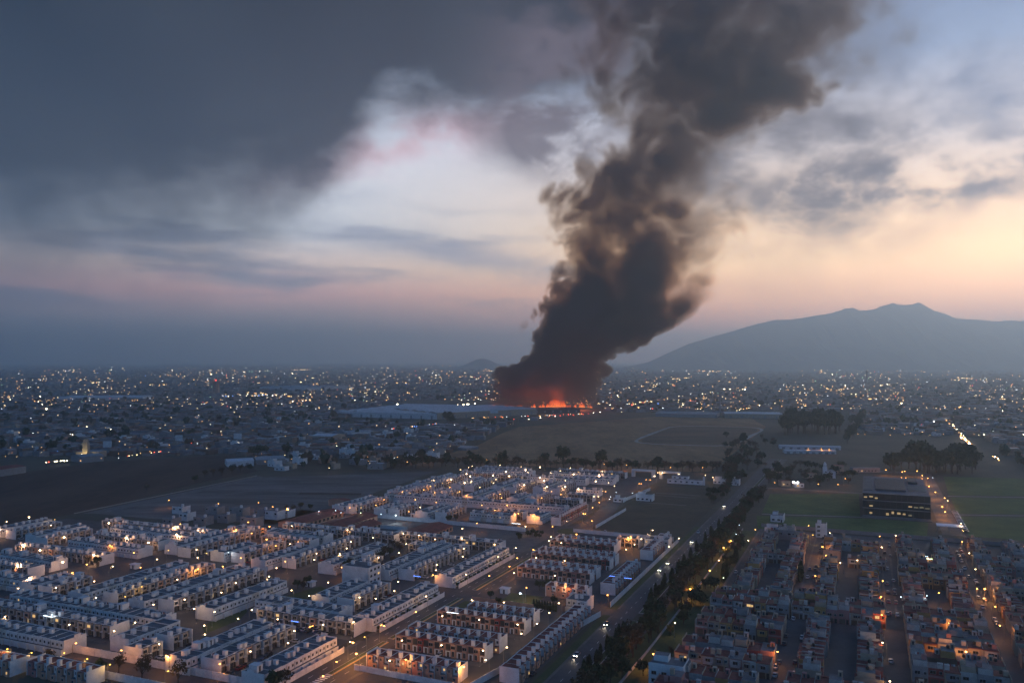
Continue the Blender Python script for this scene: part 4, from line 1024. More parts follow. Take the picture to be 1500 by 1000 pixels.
# ------------------------------------------------------------------ trees
M_bark = material('bark', (.05, .035, .025), .9, .3, .8)
M_leafA = material('leaf_dark', (.022, .038, .016), .9, .35, .5)
M_leafB = material('leaf_mid', (.04, .055, .022), .9, .35, .5)
M_leafC = material('leaf_dry', (.06, .042, .022), .9, .35, .5)
def tree_mesh(seed, h, rx, kind):
    r = random.Random(seed); t = MB(); c = MB()
    trunk_h = h * (.12 if kind == 'cypress' else .36)
    t.tube((0, 0, -.1), (r.uniform(-.2, .2), r.uniform(-.2, .2), trunk_h), h * .03, h * .02, M_bark, 7)
    tips = []
    if kind == 'cypress':
        t.tube((0, 0, trunk_h), (0, 0, h * .85), h * .02, h * .004, M_bark, 5)
        for k in range(520):
            z = h * (.08 + .92 * r.random() ** 1.1); q = (z / h); rad = rx * (math.sin(min(1, (1 - q) * 1.9 + .04) * math.pi / 2)) * (.55 + .45 * min(1, q * 5)) * r.uniform(.6, 1.08); a = r.uniform(0, 6.283)
            tips.append((rad * math.cos(a), rad * math.sin(a), z, .42))
    else:
        nl = 7; cl = []
        for k in range(nl):
            a = 6.283 * k / nl + r.uniform(-.3, .3); rr_ = rx * r.uniform(.35, .8); z1 = h * r.uniform(.55, .85)
            t.tube((0, 0, trunk_h * r.uniform(.7, 1)), (rr_ * math.cos(a), rr_ * math.sin(a), z1), h * .014, h * .004, M_bark, 5)
            cl.append((rr_ * math.cos(a), rr_ * math.sin(a), z1, rx * r.uniform(.32, .52)))
        for k in range(8): a = r.uniform(0, 6.283); q = r.random() ** .5 * rx * .75; cl.append((q * math.cos(a), q * math.sin(a), h * r.uniform(.5, .92), rx * r.uniform(.25, .45)))
        nt = 560 if kind != 'bare' else 420
        for k in range(nt):
            x, y, z, rad = r.choice(cl); d_ = Vector((r.gauss(0, 1), r.gauss(0, 1), r.gauss(0, .8))).normalized() * rad * r.uniform(.45, 1.05)
            tips.append((x + d_.x, y + d_.y, max(h * .25, z + d_.z), .5 if kind != 'bare' else .3))
    for x, y, z, s_ in tips:
        s_ *= h / 10 * r.uniform(.6, 1.5) ; n = Vector((r.gauss(0, 1), r.gauss(0, 1), r.gauss(0, 1))).normalized(); a = n.orthogonal().normalized() * s_; b_ = n.cross(a)
        m_ = (M_leafC if kind == 'bare' else (M_leafA if r.random() < .62 else M_leafB))
        P_ = Vector((x, y, z)); c.face([P_ - a - b_ * .6, P_ + a * .3 - b_, P_ + a + b_ * .5, P_ - a * .2 + b_], m_)
    return t.mesh('trunk'), c.mesh('crown')
TREES = {'broad': [tree_mesh(s_, 10, 4.2, 'broad') for s_ in (1, 2, 3, 4)], 'bare': [tree_mesh(s_, 10, 3.6, 'bare') for s_ in (5, 6, 7)], 'cypress': [tree_mesh(s_, 10, 1.15, 'cypress') for s_ in (8, 9, 10)]}
TL = {'broad': 'dark leafy tree', 'bare': 'brownish half-bare tree', 'cypress': 'slim dark cypress'}
def tree(kind, x, y, h, where, group, sxy=1.0):
    tm, cm = RND.choice(TREES[kind]); k = h / 10
    t = ob('tree' if kind != 'cypress' else 'cypress_tree', None, None, (x, y, 0), RND.uniform(0, 6.28), (k * sxy, k * sxy, k))
    tag(t, TL[kind] + ' ' + where, 'tree', group); ob('trunk', tm, t); ob('crown', cm, t)
STUFF_TREES = []
def tree_far(kind, x, y, h, sxy=1.0): STUFF_TREES.append((kind, x, y, h, sxy))
def tree_uv(kind, u, v, h, where, group, sxy=1.0): X, Y, _ = W(u, v); tree(kind, X, Y, h, where, group, sxy)
u_ = 268
while u_ < 760:
    if not 372 < u_ < 386:
        tree_uv('bare' if RND.random() < .6 else 'broad', u_, -88.5 + RND.uniform(-2.6, 2.6), RND.uniform(8, 12.5), 'in the row along the tree-shaded carriageway', 'trees along the avenue', RND.uniform(.85, 1.15))
    u_ += RND.uniform(3.6, 5.6) if u_ < 620 else RND.uniform(6, 9)
for g0 in (297, 312, 326, 340, 352, 398, 412, 426, 446, 462, 480, 500, 520, 545, 570, 600):
    for k in range(RND.choice((2, 3, 4))): tree_uv('cypress', g0 + k * 2.3 + RND.uniform(-.4, .4), -99.8 + RND.uniform(-.3, .3), RND.uniform(4.0, 7.5), 'on the avenue median', 'cypresses on the avenue median')
for k in range(34): tree_uv(RND.choice(('broad', 'bare', 'broad')), RND.uniform(300, 590), RND.uniform(-82.0, -74.0), RND.uniform(4, 8), 'in the dark park strip', 'trees in the park strip')
for uu in (455, 458, 461, 464, 468, 500, 503, 506): tree_uv('cypress', uu, -73.4, RND.uniform(7, 10), 'beside the park pavement', 'cypresses by the park pavement')
for uu in (472, 476, 479): tree_uv('cypress', uu, -35.0, RND.uniform(8, 11), 'against the side of a coloured terrace', 'cypresses in the coloured district')
for px, py, kind, h, wh in ((70, 975, 'bare', 7, 'on the lane between the pink walls'), (147, 986, 'broad', 5.5, 'short and round by the pink wall'), (174, 985, 'bare', 7, 'beside the short round one by the pink wall'), (208, 998, 'bare', 10, 'spreading wide over the pink wall'), (261, 1003, 'bare', 9, 'at the break in the pink wall'), (417, 1012, 'bare', 9, 'twin-crowned at the end of the white back wall'), (405, 1012, 'broad', 8, 'next to the twin-crowned one at the road corner')):
    x, y = ground(px, py); tree(kind, x, y, h, wh, 'trees by the pink walls')
for px, py in ((512, 838), (522, 835), (532, 838), (540, 830), (548, 826), (556, 822), (563, 818), (571, 815), (578, 806), (586, 812), (505, 832), (527, 843), (560, 834), (548, 836), (574, 826)):
    u, v = clear_of_houses(*uv(px, py), 2.0); tree_uv(RND.choice(('bare', 'bare', 'broad')), u, v, RND.uniform(5, 8.5), 'in the dark grove of the white estate', 'trees in the estate grove')
for px, py in ((436, 862), (444, 866), (450, 858), (340, 812), (130, 828), (142, 830), (430, 750), (420, 748), (455, 747), (657, 765), (668, 765), (440, 745), (236, 795)):
    u, v = clear_of_houses(*uv(px, py), 2.0); tree_uv(RND.choice(('bare', 'broad')), u, v, RND.uniform(4, 6.5), 'standing alone among the white terraces', 'trees among the white terraces')
for k in range(11): tree_uv('broad', 313 + k * 5.2 + (0 if k < 11 else 0), -200.6, 2.6, 'clipped small on the main road pavement', 'small trees on the main road pavement')
for k in range(14): tree_uv('broad', 389 + k * 5.1, -200.6, 2.6, 'clipped small by the long white terrace', 'small trees by the long white terrace')
for px, py, h in ((718, 877, 4), (731, 886, 4.2), (790, 864, 5.5), (800, 866, 6), (810, 862, 5), (812, 885, 4)):
    u, v = clear_of_houses(*uv(px, py), 1.2); tree_uv('broad', u, v, h, 'by the floodlit lawn', 'trees by the floodlit lawn')
for k in range(9): tree_uv('cypress', 371.5 - k * .2, -150 + k * 1.5, 4.5, 'behind the floodlit lawn', 'cypresses behind the floodlit lawn')
for k in range(26):
    u, v = RND.uniform(700, 845), RND.uniform(-134, -116); tree_uv(RND.choice(('bare', 'broad')), u, v, RND.uniform(5, 9), 'on the overgrown plot by the avenue', 'trees on the overgrown plot')
for k in range(12): tree_uv('broad', RND.uniform(506, 528), RND.uniform(-218, -204), RND.uniform(3, 5), 'in the planted corner by the roundabout', 'trees in the planted corner')
# tree line behind the north estate
for k in range(58):
    px = 560 + k * 8.6 + RND.uniform(-3, 3); py = 683 + max(0, px - 700) * .02 + RND.uniform(-1.5, 3); x, y = ground(px, py)
    tree(RND.choice(('bare', 'bare', 'broad')), x, y, RND.uniform(9, 14), 'in the dim line behind the north estate', 'trees behind the north estate', 1.25)
for px, py, h in ((693, 684, 19), (735, 683, 18), (798, 684, 15), (825, 684, 25), (879, 686, 22), (616, 676, 16), (655, 678, 13), (963, 690, 15)):
    x, y = ground(px, py); tree('broad', x, y, h, 'standing tall out of the line behind the north estate', 'tall trees behind the north estate', .85)
# groves to the right of the avenue's far end
for k in range(46):
    px = RND.uniform(1148, 1234); py = RND.uniform(628, 637); x, y = ground(px, py); tree_far('broad', x, y, RND.uniform(27, 36), .7)
for k in range(34):
    px = RND.uniform(1300, 1432); py = RND.uniform(686, 694); x, y = ground(px, py); h = 17 + 12 * math.exp(-((px - 1345) / 22) ** 2) + 9 * math.exp(-((px - 1405) / 20) ** 2)
    tree_far('broad', x, y, h * RND.uniform(.8, 1.1), .95)
for k in range(70):
    px = RND.uniform(1062, 1135); py = RND.uniform(640, 712); x, y = ground(px, py); u, v = uv(px, py)
    if -114 < v < -90: continue
    tree_far(RND.choice(('broad', 'bare', 'broad')), x, y, RND.uniform(8, 14), 1.1)
for k in range(40):
    px = RND.uniform(1120, 1260); py = RND.uniform(682, 715); x, y = ground(px, py); tree_far(RND.choice(('broad', 'bare')), x, y, RND.uniform(6, 11), 1.15)
for k in range(16):
    px = 1242 + k * 1.6 + RND.uniform(-4, 4); py = 650 - k * 2.6; x, y = ground(px, py); tree('broad', x, y, RND.uniform(13, 20), 'beside the pale lane past the chapel', 'trees beside the pale lane', .8)
for px, py, h in ((300, 700, 9), (312, 698, 9), (325, 697, 10), (340, 694, 9), (352, 692, 9), (365, 690, 8), (285, 706, 7), (215, 719, 7), (75, 664, 16), (160, 645, 18), (182, 645, 18), (372, 672, 16), (420, 668, 14), (280, 640, 14), (520, 610, 14), (655, 620, 22), (660, 622, 18)):
    x, y = ground(px, py); tree(RND.choice(('broad', 'bare')) if h < 12 else 'broad', x, y, h, 'near the far edge of the brown field', 'trees round the brown field', 1.1)
# ------------------------------------------------------------------ larger single buildings
def px_len(p, q): a, b_ = ground(*p), ground(*q); return math.dist(a, b_)
# school: dark glazed hall, three lit storeys, louvred roof
sc = empty('school_building', W(693, -5), ROT_V); tag(sc, 'dark glazed school building with a louvred roof and lit classrooms', 'school')
SW, SD, SHt = 47.0, 100.0, 18.0
b = MB(); b.box(0, SW, .6, SD, 0, SHt, M_darkpanel, top=material('school_roof', (.13, .11, .12), .8, .25, .1)); b.build('wall', sc)
b = MB()
for z in (0.2, 6.1, 12.1, 17.6): b.box(-.2, SW + .2, 0, .59, z, z + .45, M_greyw)
b.build('floor_band', sc)
M_sgl = material('school_glass', (.02, .024, .03), .1, 0, spec=.6)
M_slit = glow('classroom_light', (1.0, .72, .36), .4); M_slit2 = glow('classroom_light_dim', (.9, .8, .5), .14)
for fl in range(3):
    for k in range(12):
        x0 = .4 + k * 3.87; z0 = .9 + fl * 6.0; lit = (fl == 0 and k in (1, 4, 5, 6, 7, 8)) or (fl == 1 and k in (8, 9, 10, 11, 1)) or (fl == 2 and k in (0, 1, 2))
        b = MB(); b.face([(x0 + .15, .45, z0), (x0 + 3.7, .45, z0), (x0 + 3.7, .45, z0 + 4.9), (x0 + .15, .45, z0 + 4.9)], M_sgl)
        b.box(x0 - .1, x0 + .1, .1, .58, z0 - .3, z0 + 5.2, M_darkpanel)
        w = b.build('window', sc)
        if lit:
            b = MB(); y_ = RND.uniform(.5, 2.2); b.box(x0 + .5, x0 + RND.uniform(2.2, 3.4), .40, .44, z0 + y_, z0 + y_ + RND.uniform(.9, 1.9), M_slit if RND.random() < .6 else M_slit2); b.build('lit_pane', w)
M_louv = material('louvre', (.05, .06, .075), .5, .2, .3, metal=.3)
for k in range(15):
    b = MB(); b.box(9, 31, 14 + k * 4.4, 15.6 + k * 4.4, SHt + .4, SHt + 1.7, M_louv, bottom=True); b.build('louvre', sc)
b = MB(); b.box(34, 41, 60, 85, SHt + .01, SHt + 2.0, M_darkpanel); b.build('plant_room', sc)
b = MB(); b.box(.5, 7, 12, 84, SHt + .02, SHt + .5, M_paving); b.box(33, 45, 20, 52, SHt + .02, SHt + .4, M_paving); b.build('roof_terrace', sc)
b = MB(); b.box(-.4, SW + .4, -9, -.4, .02, .5, M_paving); b.build('plinth', sc)
RECTS.append((693, 795, -5, 42))
# canopy at the school gate
c_ = empty('gate_canopy', W(648, 43), ROT_V); tag(c_, 'flat pale canopy over the school drive gate', 'canopy')
b = MB(); b.box(0, 17, 0, 9, 4.2, 4.8, material('canopy_roof', (.55, .6, .68), .6, .1), bottom=True); b.build('roof', c_)
for x in (.6, 8, 16):
    for y in (.6, 8.2): b = MB(); b.tube((x, y, 0), (x, y, 4.2), .15, .15, M_metal, 6); b.build('post', c_)

def shed(px0, px1, depth, h, roofm, wallm, label, name='warehouse', pitch=.06, doors=4, cat='warehouse', group=None):
    """long low hall: px0/px1 are the photo pixels of its near base corners"""
    a, b_ = Vector(ground(*px0)), Vector(ground(*px1)); L = (b_ - a).length; rz = math.atan2(b_.y - a.y, b_.x - a.x)
    t = empty(name, (a.x, a.y, 0), rz); tag(t, label, cat, group)
    m = MB(); m.box(0, L, 0, depth, 0, h, wallm); m.build('wall', t)
    nb = max(1, round(depth / 40)); sp_ = depth / nb
    for k in range(nb):
        y0, y1 = k * sp_, (k + 1) * sp_; ym = (y0 + y1) / 2; zr = h + sp_ * pitch
        m = MB(); e = .4
        m.face([(-e, y0 + .02, h + .05), (L + e, y0 + .02, h + .05), (L + e, ym, zr), (-e, ym, zr)], roofm); m.face([(-e, ym, zr), (L + e, ym, zr), (L + e, y1 - .02, h + .05), (-e, y1 - .02, h + .05)], roofm)
        m.face([(-e, y0, h + .05), (-e, ym, zr), (-e, y1, h + .05)], wallm); m.face([(L + e, y0, h + .05), (L + e, y1, h + .05), (L + e, ym, zr)], wallm)
        r_ = m.build('roof', t)
        if L > 40 and depth < 400:
            for j in range(int(L // 24)):
                m = MB(); x = 12 + j * 24; zz = lambda y: h + .05 + (zr - h - .05) * (1 - abs(y - ym) / (sp_ / 2)) + .12
                m.face([(x, y0 + sp_ * .12, zz(y0 + sp_ * .12)), (x + 1.6, y0 + sp_ * .12, zz(y0 + sp_ * .12)), (x + 1.6, y0 + sp_ * .42, zz(y0 + sp_ * .42)), (x, y0 + sp_ * .42, zz(y0 + sp_ * .42))], M_white2); m.build('skylight', r_)
    for k in range(doors):
        x = L * (k + .5) / doors; m = MB(); m.box(x - 2, x + 2, -.1, -.003, 0, h * .62, M_greyw); m.build('door', t)
    return t
M_tin = material('pale_tin_roof', (.40, .43, .46), .55, .18, .05, metal=.2)
M_tin2 = material('grey_tin_roof', (.24, .26, .28), .6, .2, .05, metal=.2)
shed((494, 610), (640, 614), 330, 11, M_tin, M_white2, 'huge pale-roofed factory hall left of the fire', pitch=.04, doors=10)
shed((640, 614), (786, 607), 190, 13, M_tin, M_cream, 'pale factory hall in front of the fire', pitch=.05, doors=9)
shed((1062, 612), (1146, 613), 60, 9, M_tin, M_cream, 'long white shed beyond the racetrack', doors=5)
shed((960, 610), (1050, 612), 70, 7, M_tin2, M_greyw, 'long grey shed by the highway', doors=5)
shed((85, 587), (210, 586), 120, 9, M_tin, M_white2, 'pale factory roofs far across the town', doors=4)
shed((380, 571), (450, 573), 260, 12, M_tin2, M_white2, 'long grey hall far across the town', doors=4)
shed((120, 678), (152, 675), 30, 7, M_tin2, M_greyw, 'grey hall at the corner of the brown field', doors=2)
shed((0, 698), (38, 692), 26, 7, M_redroof, M_greyw, 'dark-roofed hall at the brown field edge', doors=2)
shed((333, 684), (372, 682), 30, 6, M_tin, M_white2, 'white-roofed shed by the orchard', doors=2)
shed((375, 681), (418, 679), 34, 6, M_tin2, M_greyw, 'low grey shed past the orchard', doors=2)
shed((455, 646), (486, 647), 40, 8, M_tin, M_cream, 'pale hall among the town houses', doors=2)
shed((515, 641), (548, 639), 34, 8, M_tin2, M_white2, 'grey-roofed hall near the highway', doors=2)
shed((1142, 657), (1232, 659), 16, 4, M_tin, M_white2, 'low pale stable row with a lit yard', doors=8)
shed((1150, 664), (1225, 665), 14, 4, M_tin, M_white2, 'second low stable row in front', doors=8)
shed((511, 743), (518, 741), 20, 5, M_redroof, M_tan, 'small red-roofed gatehouse by the paved strip', doors=1)
# red-roofed school halls in the estate
for u0, u1, v0, v1, lab in ((478, 530, -392, -372, 'long red-roofed hall with a slatted side'), (480, 528, -360, -340, 'second red-roofed hall with a row of doors'), (480, 505, -336, -322, 'small square red-roofed hall'), (476, 516, -292, -270, 'red-roofed hall beside the white yard walls')):
    t = empty('school_hall', W(u0, v0), ROT_V); tag(t, lab, 'school hall'); Lx, Ly = v1 - v0, u1 - u0; RECTS.append((u0, u1, v0, v1))
    m = MB(); m.box(0, Lx, 0, Ly, 0, 3.6, M_tan); m.build('wall', t)
    m = MB(); zr = 5.6; x0, x1, xm = -.8, Lx + .8, Lx / 2
    m.face([(x0, -.5, 3.5), (xm, -.5, zr), (xm, Ly + .5, zr), (x0, Ly + .5, 3.5)][::-1], M_redroof); m.face([(xm, -.5, zr), (x1, -.5, 3.5), (x1, Ly + .5, 3.5), (xm, Ly + .5, zr)][::-1], M_redroof)
    m.face([(0, -.003, 3.55), (Lx, -.003, 3.55), (xm, -.003, zr - .05)], M_tan); m.build('roof', t)
    for k in range(int(Ly // 5)):
        m = MB(); m.box(Lx + .003, Lx + .1, k * 5 + 1, k * 5 + 3.4, .9, 2.7, M_glass); m.build('window', t)
# three-storey block and gate house of the estate
t = empty('apartment_block', W(372, -262), ROT_V); tag(t, 'plain three-storey grey block above the estate terraces', 'apartment block'); RECTS.append((372, 384, -262, -245))
m = MB(); m.box(0, 17, 0, 12, 0, 9.2, M_white2, top=M_roof); m.box(0, 17, 0, .2, 9.2, 9.7, M_white2); m.box(16.8, 17, .2, 12, 9.2, 9.7, M_white2); m.build('wall', t)
for fl in range(3):
    for k in range(3): ob('window', WIN[('b', int((fl, k) == (1, 2)))], t, (17.0, 2.5 + k * 3.6, 1.2 + fl * 3), math.pi / 2)
ob('tank_box', TANK[M_white], t, (3, 6, 9.21)); ob('tank_box', TANK[M_white], t, (13, 7, 9.21))
# small white kiosks in the estate
for px, py, lab, mt_ in ((475, 832, 'small kiosk with a blue-lit roof edge', M_gblue), (521, 833, 'small white pavilion by the grove', None), (198, 832, 'small white guard house by the estate road', None), (455, 858, 'low white kiosk on the estate lawn', None), (310, 812, 'flat-roofed gate shelter in the estate', None), (740, 868, 'white container by the playground lawn', None), (606, 757, 'little white porch of the north estate', None)):
    u, v = clear_of_houses(*uv(px, py), 2.5); t = empty('kiosk', W(u, v), ROT_V); tag(t, lab, 'kiosk')
    m = MB(); m.box(-2.2, 2.2, -1.6, 1.6, 0, 2.5, M_white, top=M_roof2); m.build('wall', t)
    m = MB(); m.box(-2.7, 2.7, -2.1, 2.1, 2.503, 2.75, M_white, bottom=True); m.build('roof', t); ob('door', DOOR, t, (0, -1.6, .02))
    if mt_: m = MB(); m.box(-2.7, 2.7, -2.16, -2.11, 2.5, 2.75, mt_); m.build('light_strip', t)
# north gate: two flat portals
for i, (u0, v0, L_) in enumerate(((830, -226, 24), (826, -196, 21))):
    t = empty('estate_gate', W(u0, v0), ROT_V); tag(t, ('long white gate portal at the north entrance', 'second white gate portal beside the entrance')[i], 'gate')
    m = MB(); m.box(0, L_, 0, 5, 6.0, 7.6, M_white, bottom=True); m.build('lintel', t)
    for x in (0, L_ - 3): m = MB(); m.box(x + .02, x + 2.98, .1, 4.9, 0, 5.997, M_white); m.build('pier', t)
# long white club house right of the gate
t = empty('club_house', W(800, -182), ROT_V); tag(t, 'long low white club house with a dark window band by the overgrown plot', 'club house')
m = MB(); m.box(0, 34, 0, 10, 0, 4.4, M_white, top=M_roof); m.box(4, 20, 3, 9.5, 4.4, 7.0, M_white, top=M_roof2); m.build('wall', t)
for k in range(6): ob('window', WIN[('b', 0)], t, (3 + k * 5.4, 0, 1.6))
for k in range(3): ob('window', WIN[('b', 0)], t, (7 + k * 5, 3, 4.9))
m = MB(); m.tube((35.5, 1, 0), (35.5, 1, 8), 1.1, .9, M_white, 10); m.build('chimney', t)
for u0, v0, w_, d_, h_, lab in ((815, -140, 14, 10, 4.5, 'small white house at the end of the overgrown plot'), (812, -124, 9, 9, 5.2, 'narrow white house by the avenue bend'), (690, -184, 14, 9, 5.2, 'white corner house with a stepped parapet on the north road'), (676, -200, 9, 7, 3.4, 'white gate office on the north road'), (520, -126, 8, 8, 5.5, 'pale cube house closing the garden wall'),
                                (584, -66, 16, 8, 6.2, 'white two-storey house with a dark window strip at the district edge'), (596, -34, 7, 8, 9.0, 'narrow three-storey house with lit balconies at the pitch wall'), (640, -68, 9, 14, 4.5, 'pale store beside the corner of the pitch'), (302, -76, 13, 10, 7.6, 'pale three-storey corner house with a roof terrace')):
    t = empty('house', W(u0, v0), ROT_V); tag(t, lab, 'house'); RECTS.append((u0, u0 + d_, v0, v0 + w_))
    m = MB(); m.box(0, w_, 0, d_, 0, h_, M_white, top=M_roof2); m.box(0, w_, 0, .2, h_, h_ + .5, M_white); m.box(w_ - .2, w_, .2, d_, h_, h_ + .5, M_white); m.box(1, w_ * .5, d_ * .4, d_ * .8, h_, h_ + 2.2, M_white, top=M_roof2); m.build('wall', t)
    for fl in range(max(1, int(h_ // 2.8))):
        for k in range(max(1, int(w_ // 4))): ob('window', WIN[('b', int(RND.random() < .12))], t, (2 + k * 3.8, 0, 1.1 + fl * 2.8))
    ob('door', DOOR, t, (w_ - 1.2, 0, .02))
# chapel
x, y = ground(1212, 700); t = empty('chapel', (x, y, 0), -.2); tag(t, 'small white chapel with a bell tower among dark trees', 'chapel')
m = MB(); m.box(0, 8, 0, 16, 0, 7, M_white, top=M_roof2); m.build('nave', t)
m = MB(); m.box(-4, -.01, 0, 4, 0, 11, M_white); m.box(-3.4, -.6, .6, 3.4, 11, 14, M_white); m.tube((-2, 2, 14), (-2, 2, 16.5), 1.5, .1, M_white, 8); m.build('bell_tower', t)
m = MB(); m.box(3, 5, -.1, -.003, 0, 3, M_door); m.build('door', t)
for px, py, w_, h_ in ((1145, 712, 9, 5), (1166, 714, 8, 4), (1222, 694, 10, 9), (1250, 692, 30, 5), (1180, 700, 12, 5), (1135, 692, 9, 5), (1300, 706, 8, 4)):
    x, y = ground(px, py); t = empty('house', (x, y, 0), RND.uniform(-.4, .2)); tag(t, 'pale house half hidden by the trees round the chapel', 'house', 'houses round the chapel')
    m = MB(); m.box(0, w_, 0, 8, 0, h_, RND.choice((M_white, M_cream, M_greyw)), top=RND.choice((M_redroof, M_roof2))); m.build('wall', t)
    for k in range(max(1, int(w_ // 4))): ob('window', WIN[('b', int(RND.random() < .3))], t, (2 + k * 3.8, 0, 1.2))
# unfinished grey houses on the plot
for i, (px, py, w_, h_) in enumerate(((238, 770, 9, 5.2), (262, 762, 8, 5.4), (283, 768, 11, 5.2), (318, 765, 10, 5.6), (252, 752, 10, 5.2), (300, 752, 12, 5.2), (335, 755, 13, 5.8), (352, 770, 14, 6.2), (372, 758, 12, 5.8), (388, 760, 12, 6.0), (405, 758, 9, 5.2), (228, 779, 9, 3.0), (268, 779, 12, 3.0))):
    u, v = clear_of_houses(*uv(px, py), 1.0); t = empty('unfinished_house', W(u, v), ROT_V + RND.choice((0, 0, .05))); tag(t, 'grey unfinished block house on the building plot edge', 'house', 'unfinished grey houses'); RECTS.append((u, u + 9, v, v + w_))
    mw = RND.choice((M_greyw, M_white2, M_greyw)); m = MB(); m.box(0, w_, 0, 9, 0, h_, mw, top=M_roof2); m.box(0, w_, 0, .2, h_, h_ + .6, mw); m.box(w_ - .2, w_, .2, 9, h_, h_ + .6, mw); m.build('wall', t)
    for k in range(2): ob('window', WIN[('b', 0)], t, (2 + k * (w_ - 4), 0, h_ - 2.0))
    ob('tank_box', TANK[M_white], t, (w_ * .6, 5, h_ + .01))

# ------------------------------------------------------------------ posters and towers in the town
def billboard(px, py, w_, h_, z_, lab):
    x, y = ground(px, py); t = empty('billboard', (x, y, 0), 0); tag(t, lab, 'billboard')
    m = MB(); m.tube((0, 0, 0), (0, 0, z_), .5, .4, M_pole, 8); m.build('post', t); m = MB(); m.box(-w_ / 2, w_ / 2, -.3, .3, z_, z_ + h_, M_white2, bottom=True); m.build('panel', t)
for q in ((157, 664, 11, 8, 8, 'pale blank billboard beside the field corner'), (262, 655, 10, 8, 9, 'pale blank billboard by the highway lights'), (348, 652, 11, 8, 9, 'pale blank billboard near the service lights'), (724, 615, 16, 7, 14, 'dark-edged billboard in front of the factory')): billboard(*q)
def tower(px, py, w_, h_, mat, lab, top=None):
    x, y = ground(px, py); t = empty('tower', (x, y, 0), .3); tag(t, lab, 'tower')
    m = MB(); m.tube((0, 0, 0), (0, 0, h_), w_ / 2, w_ / 2 * .8, mat, 8); m.build('shaft', t)
    m = MB(); m.box(-w_ * .7, w_ * .7, -w_ * .7, w_ * .7, h_ * .86, h_ * .92, mat, bottom=True); m.build('gallery', t)
    if top: m = MB(); m.ball((0, 0, h_ + 1), 2.2, top); m.build('beacon', t)
tower(1055, 604, 4, 46, M_greyw, 'slim monument tower beside the highway'); tower(908, 575, 5, 50, M_greyw, 'dark chimney beyond the fire'); tower(316, 577, 28, 48, M_tan, 'tall tan tower block with a red roof light', M_gred); tower(1270, 566, 8, 75, M_greyw, 'thin dark mast far over the town')
t_ = ground(124, 672); t = empty('church_tower', (t_[0], t_[1], 0)); tag(t, 'floodlit yellow church tower at the edge of the field', 'church tower')
m = MB(); m.box(-3, 3, 0, 6, 0, 20, M_cream); m.box(-2.4, 2.4, .6, 5.4, 20, 24, M_cream); m.build('shaft', t); m = MB(); m.box(-14, 14, 6.1, 26, 0, 8, M_cream, top=M_tin2); m.build('nave', t)
m = MB(); m.box(-5, -4, -5, -4, 1, 2, M_gyellow, bottom=True); m.box(4, 5, -5, -4, 1, 2, M_gwhite, bottom=True); m.build('floodlight', t)
ld = bpy.data.lights.new('flood', 'POINT'); ld.energy = 5500; ld.color = (1, .85, .4); l = bpy.data.objects.new('flood', ld); COL.objects.link(l); l.parent = t; l.location = (0, -7, 4)

# ------------------------------------------------------------------ burning warehouse and flames
x0, y0 = ground(781, 603); x1, y1 = ground(846, 602)
bw = shed((781, 604.5), (850, 603.5), 60, 8, M_darkpanel, M_darkpanel, 'charred dark warehouse in front of the flames', doors=6)
M_fl = bpy.data.materials.new('flame'); M_fl.use_nodes = True
ft = M_fl.node_tree; ft.nodes.clear(); s = Nd(ft)
gz = s.sep(s.new('ShaderNodeTexCoord').outputs['Object'])[2]; nz = s.noise(s.new('ShaderNodeNewGeometry').outputs['Position'], .12, 3, .6)
hcol = s.ramp(s.add(gz, s.mul(s.sub(nz, .5), .8)), [(0, (1, .30, .07, 1)), (.3, (1, .16, .035, 1)), (.65, (.7, .08, .02, 1)), (1, (.3, .03, .01, 1))], 0, 1)
em = s.new('ShaderNodeEmission'); s.put(em.inputs[0], hcol); em.inputs[1].default_value = 1.1
tr = s.new('ShaderNodeBsdfTransparent'); mx = s.new('ShaderNodeMixShader')
s.put(mx.inputs[0], s.mul(s.ss(nz, .30, .55), s.ss(gz, 1.05, .35))); ft.links.new(tr.outputs[0], mx.inputs[1]); ft.links.new(em.outputs[0], mx.inputs[2])
fo = s.new('ShaderNodeOutputMaterial'); ft.links.new(mx.outputs[0], fo.inputs[0]); M_fl.cycles.emission_sampling = 'NONE'
def flame_mesh(seed):
    r = random.Random(seed); v = []; f = []; nr, ns = 9, 10; ox = oy = 0
    for i in range(nr):
        t = i / (nr - 1); rad = (.5 * (1 - t) ** .8 * (1 + .35 * math.sin(t * 7 + seed)) + .01); ox += r.uniform(-.07, .09); oy += r.uniform(-.06, .06)
        for j in range(ns):
            a = 6.283 * j / ns; k = rad * r.uniform(.8, 1.2); v.append((ox + k * math.cos(a), oy + k * math.sin(a), t))
    for i in range(nr - 1):
        for j in range(ns): f.append((i * ns + j, i * ns + (j + 1) % ns, (i + 1) * ns + (j + 1) % ns, (i + 1) * ns + j))
    me = bpy.data.meshes.new('flame'); me.from_pydata(v, [], f); me.materials.append(M_fl); me.polygons.foreach_set('use_smooth', [True] * len(f)); me.update(); return me
FM = [flame_mesh(k) for k in range(5)]
fx, fy = ground(815, 601); fr_ = empty('fire', (fx, fy, 0)); tag(fr_, 'line of orange flames burning along the warehouse roof under the smoke', 'fire')
for k in range(74):
    px = RND.choice((RND.uniform(722, 765), RND.uniform(776, 868), RND.uniform(778, 830), RND.uniform(800, 830), RND.uniform(842, 866)))
    hgt = 10 + 30 * math.exp(-((px - 815) / 14) ** 2) + 9 * math.exp(-((px - 852) / 10) ** 2) + 8 * math.exp(-((px - 787) / 10) ** 2); hgt *= .64 * RND.uniform(.5, 1.15) * (.6 if px < 770 else 1)
    x = (px - 750) / FPX * 1995; y = 1975 + RND.uniform(0, 40) if px > 770 else 2040 + RND.uniform(-5, 20); 
    o = ob('flame', RND.choice(FM), fr_, (x - fx, y - fy, 6.0), RND.uniform(0, 6.28), (hgt * RND.uniform(.35, .6), hgt * .4, hgt))
